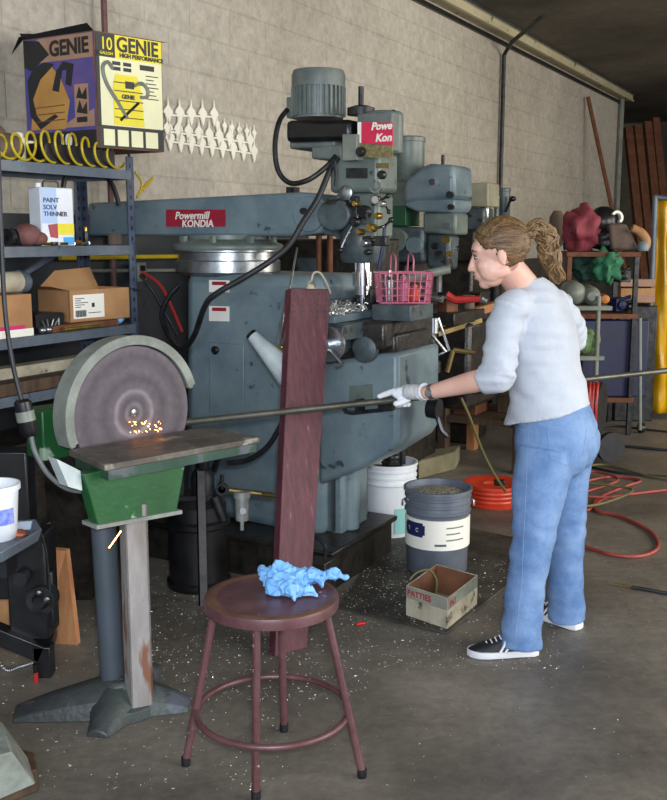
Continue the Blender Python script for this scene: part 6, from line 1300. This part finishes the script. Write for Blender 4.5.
# --- shoes
def shoe(ank, d, name):
    d = Vector((d[0], d[1], 0)).normalized(); s_ = Vector((-d.y, d.x, 0)); base = Vector((ank.x, ank.y, 0))
    def outline(g, z): 
        P = []
        for x, w_ in ((-.078, .0), (-.074, .022), (-.055, .034), (0, .036), (.06, .043), (.11, .048), (.15, .044), (.178, .026), (.188, .0)): P.append((x, w_ + g))
        L_ = [base + d * x + s_ * w_ + ZZ * z for x, w_ in P]; R_ = [base + d * x - s_ * w_ + ZZ * z for x, w_ in P[::-1]]; return L_ + R_
    sh_ = MB(); sh_.ring([outline(.001, .002), outline(.003, .012), outline(.001, .026)]); so_ = sh_.build('shoe_sole', M['sole'], wo, .002)
    u_ = MB(); S = []
    for x, w_, h in ((-.073, .014, .055), (-.06, .028, .075), (-.03, .034, .088), (.02, .035, .090), (.06, .040, .072), (.10, .044, .056), (.14, .042, .044), (.17, .028, .032), (.183, .010, .026)):
        S.append([base + d * x + s_ * (w_ * math.cos(a) * (1 if math.sin(a) < .3 else .86)) + ZZ * (.022 + (h - .022) * max(0, math.sin(a)) ** .8) for a in [2 * math.pi * k / 20 for k in range(20)]])
    u_.ring(S); up_ = u_.build('shoe', M['shoe'], wo)
    st_ = MB(); nr = -1 if s_.y > 0 else 1
    for x in (.035, .055): st_.tube([base + d * (x + .02) + s_ * nr * .0445 + ZZ * .026, base + d * (x + .005) + s_ * nr * .041 + ZZ * .05, base + d * (x - .008) + s_ * nr * .024 + ZZ * .078], .0048, 6)
    st_.build('side_stripe', M['sole'], up_)
    lc = MB()
    for i in range(5): x = .05 + i * .016; h = .078 - i * .0075; lc.tube([base + d * x + s_ * .018 + ZZ * (h - .004), base + d * (x + .004) + ZZ * (h + .004), base + d * x - s_ * .018 + ZZ * (h - .004)], .0028, 6)
    lc.build('laces', M['sole'], up_)
shoe(J['la'] + Vector((-.0, 0, 0)), LFD, 'left'); shoe(J['ra'], RFD, 'right')
# --- hair: cap combed back to the tie, loose curly ponytail
tie = hp(-.112, 0, .048)
b = MB(); n1_, n2_ = 90, 46; vs = []; C0 = Vector((-.016, 0, .034)); RX, RY, RZ = .101, .084, .095
ax_ = (Vector((-.112, 0, .048)) - C0).normalized(); ex_, ey_ = along(ax_)
for i in range(n2_ + 1):
    t = math.pi * (i + .01) / (n2_ + .02)
    for j in range(n1_):
        a = 2 * math.pi * j / n1_; d_ = ax_ * math.cos(t) + (ex_ * math.cos(a) + ey_ * math.sin(a)) * math.sin(t)
        g_ = 1 + .012 * math.sin(a * 37 + 2 * math.sin(t * 2)) * math.sin(t) + .02 * noise.noise(Vector((a * 5, t * 1.2, 3)))
        vs.append(C0 + Vector((d_.x * RX, d_.y * RY, d_.z * RZ)) * g_)
fs = []
for i in range(n2_):
    for j in range(n1_): fs.append((i * n1_ + j, i * n1_ + (j + 1) % n1_, (i + 1) * n1_ + (j + 1) % n1_, (i + 1) * n1_ + j))
def hair_ok(p_):
    lim = .036 + .50 * p_.z if p_.z > .0 else .036 + 1.1 * p_.z
    if abs(p_.y) > .05 and p_.z < .025: lim = min(lim, -.002 + .9 * p_.z if p_.z < 0 else .01)
    return p_.x < lim and p_.z > -.075
fs = [f for f in fs if hair_ok(sum((vs[k] for k in f), Vector()) / 4)]
b.add(vs, fs, HM)
hc2 = b.build('hair', M['hair'], wo, sharp=180); s_ = hc2.modifiers.new('s', 'SOLIDIFY'); s_.thickness = .008; s_.offset = -1
# lighter strands combed back
b = MB(); random.seed(9)
for k in range(54):
    y_ = -.078 + .156 * k / 53; sy = y_ / .086; z_ = .034 + .093 * math.sqrt(max(0, 1 - sy * sy)) * .5
    P = []
    for i in range(11):
        t = i / 10; ang = R(38) + t * R(122)
        rr_ = math.sqrt(max(.02, 1 - (sy * (1 - t * .55)) ** 2))
        P.append(hp(-.016 + .103 * math.cos(ang) * rr_, y_ * (1 - t * .55) * 1.0, .034 + .097 * math.sin(ang) * rr_))
    b.tube(P, [.0016] + [.0022] * 9 + [.0015], 5)
b.build('hair_strands', M['hair_bl'], hc2)
MB().tube([tie + (hp(-.05, 0, .02) - hp(0, 0, 0)) * .0 + Vector((.0, 0, 0)), tie + Vector((.012, 0, .004))], [.019, .018], 16).build('hair_tie', M['hair'], hc2)
b = MB(); base_ = [tie, atY(536, 229, 3.61), atY(545, 235, 3.63), atY(549, 251, 3.65), atY(552, 266, 3.68), atY(560, 280, 3.71)]
cen = spline(base_, 6); 
for k in range(60):
    a = random.uniform(0, 6.28); q_ = random.uniform(.2, 1); P = []; m_ = len(cen)
    for i, c_ in enumerate(cen):
        t = i / (m_ - 1); w_ = (.012 + .027 * math.sin(math.pi * min(1, t * .9 + .05)) ** .7) * q_; d_ = (cen[min(i + 1, m_ - 1)] - cen[max(i - 1, 0)]).normalized(); x_, y_ = along(d_)
        aa = a + t * 1.6 + .5 * math.sin(t * 14 + k); P.append(c_ + (x_ * math.cos(aa) + y_ * math.sin(aa)) * w_ * (1 + .12 * math.sin(t * 24 + k)))
    b.tube(P, [.0032 + .0018 * math.sin(math.pi * i / (m_ - 1)) for i in range(m_)], 6)
b.tube(cen, [.012 + .018 * math.sin(math.pi * min(1, (i / (len(cen) - 1)) * .9 + .05)) for i in range(len(cen))], 14)
b.build('ponytail', M['hair_bl'], hc2, sharp=180)
# face details
for s_ in (-1, 1):
    o_ = MB().ell(hp(.079, s_ * .030, .004), (.0085, .010, .0055), HM.to_3x3(), 14, 9).build('eye', M['tan_eye'], wo)
    MB().ell(hp(.0855, s_ * .0305, .002), (.0042, .0068, .0050), HM.to_3x3(), 10, 7).build('iris', M['eye'], o_)
    MB().tube([hp(.089, s_ * .019, .009), hp(.0885, s_ * .030, .0125), hp(.079, s_ * .043, .007)], [.0018, .0022, .0015], 6).build('upper_lashes', M['eye'], o_)
    MB().tube([hp(.094, s_ * .016, .024), hp(.090, s_ * .030, .030), hp(.076, s_ * .047, .023)], [.0022, .0028, .0015], 6).build('eyebrow', M['hair'], wo)
b = MB(); b.ell(hp(.0985, 0, -.0560), (.0055, .0175, .0042), HM.to_3x3(), 14, 8); b.ell(hp(.0965, 0, -.0695), (.0058, .0155, .0050), HM.to_3x3(), 14, 8); b.build('lips', M['lips'], wo)

# ================================================================ BLUE RAG ON THE STOOL
rg = atz(296, 590, SH); random.seed(12)
tmp = thing('tmp_root', None, None, rg); b = MB()
for x_, y_, z_, rx_, ry_, rz_ in ((-.055, .035, .03, .045, .035, .035), (-.04, -.02, .022, .04, .045, .028), (-.015, -.06, .02, .035, .035, .024), (.0, .02, .028, .05, .035, .028), (.045, .03, .026, .045, .035, .022), (.085, .045, .024, .04, .022, .013), (.115, .055, .026, .03, .014, .007), (-.09, .06, .03, .022, .018, .012), (.02, -.03, .014, .05, .04, .014)):
    b.ell(rg + Vector((x_, y_, z_)), (rx_, ry_, rz_), Euler((random.uniform(-.3, .3), random.uniform(-.4, .4), random.uniform(-1, 1))), 20, 12)
def ridged(p_, n_):
    q = (p_ - rg); a_ = 1 - abs(noise.noise(q * 24)) * 2; c_ = 1 - abs(noise.noise(q * 52 + Vector((3, 1, 7)))) * 2
    return .020 * (a_ - .55) + .009 * (c_ - .5)
o = organic(b, .0028, 2, 'blue_rag', M['rag'], tmp, ridged)
o.parent = None; o.location = rg; bpy.data.objects.remove(tmp)
for v in o.data.vertices: v.co.z = max(v.co.z, .0008)
o.name = 'blue_rag'; tag(o, 'crumpled light blue paper towel lying on the maroon stool seat', 'paper towel')
for p_ in o.data.polygons: p_.use_smooth = True
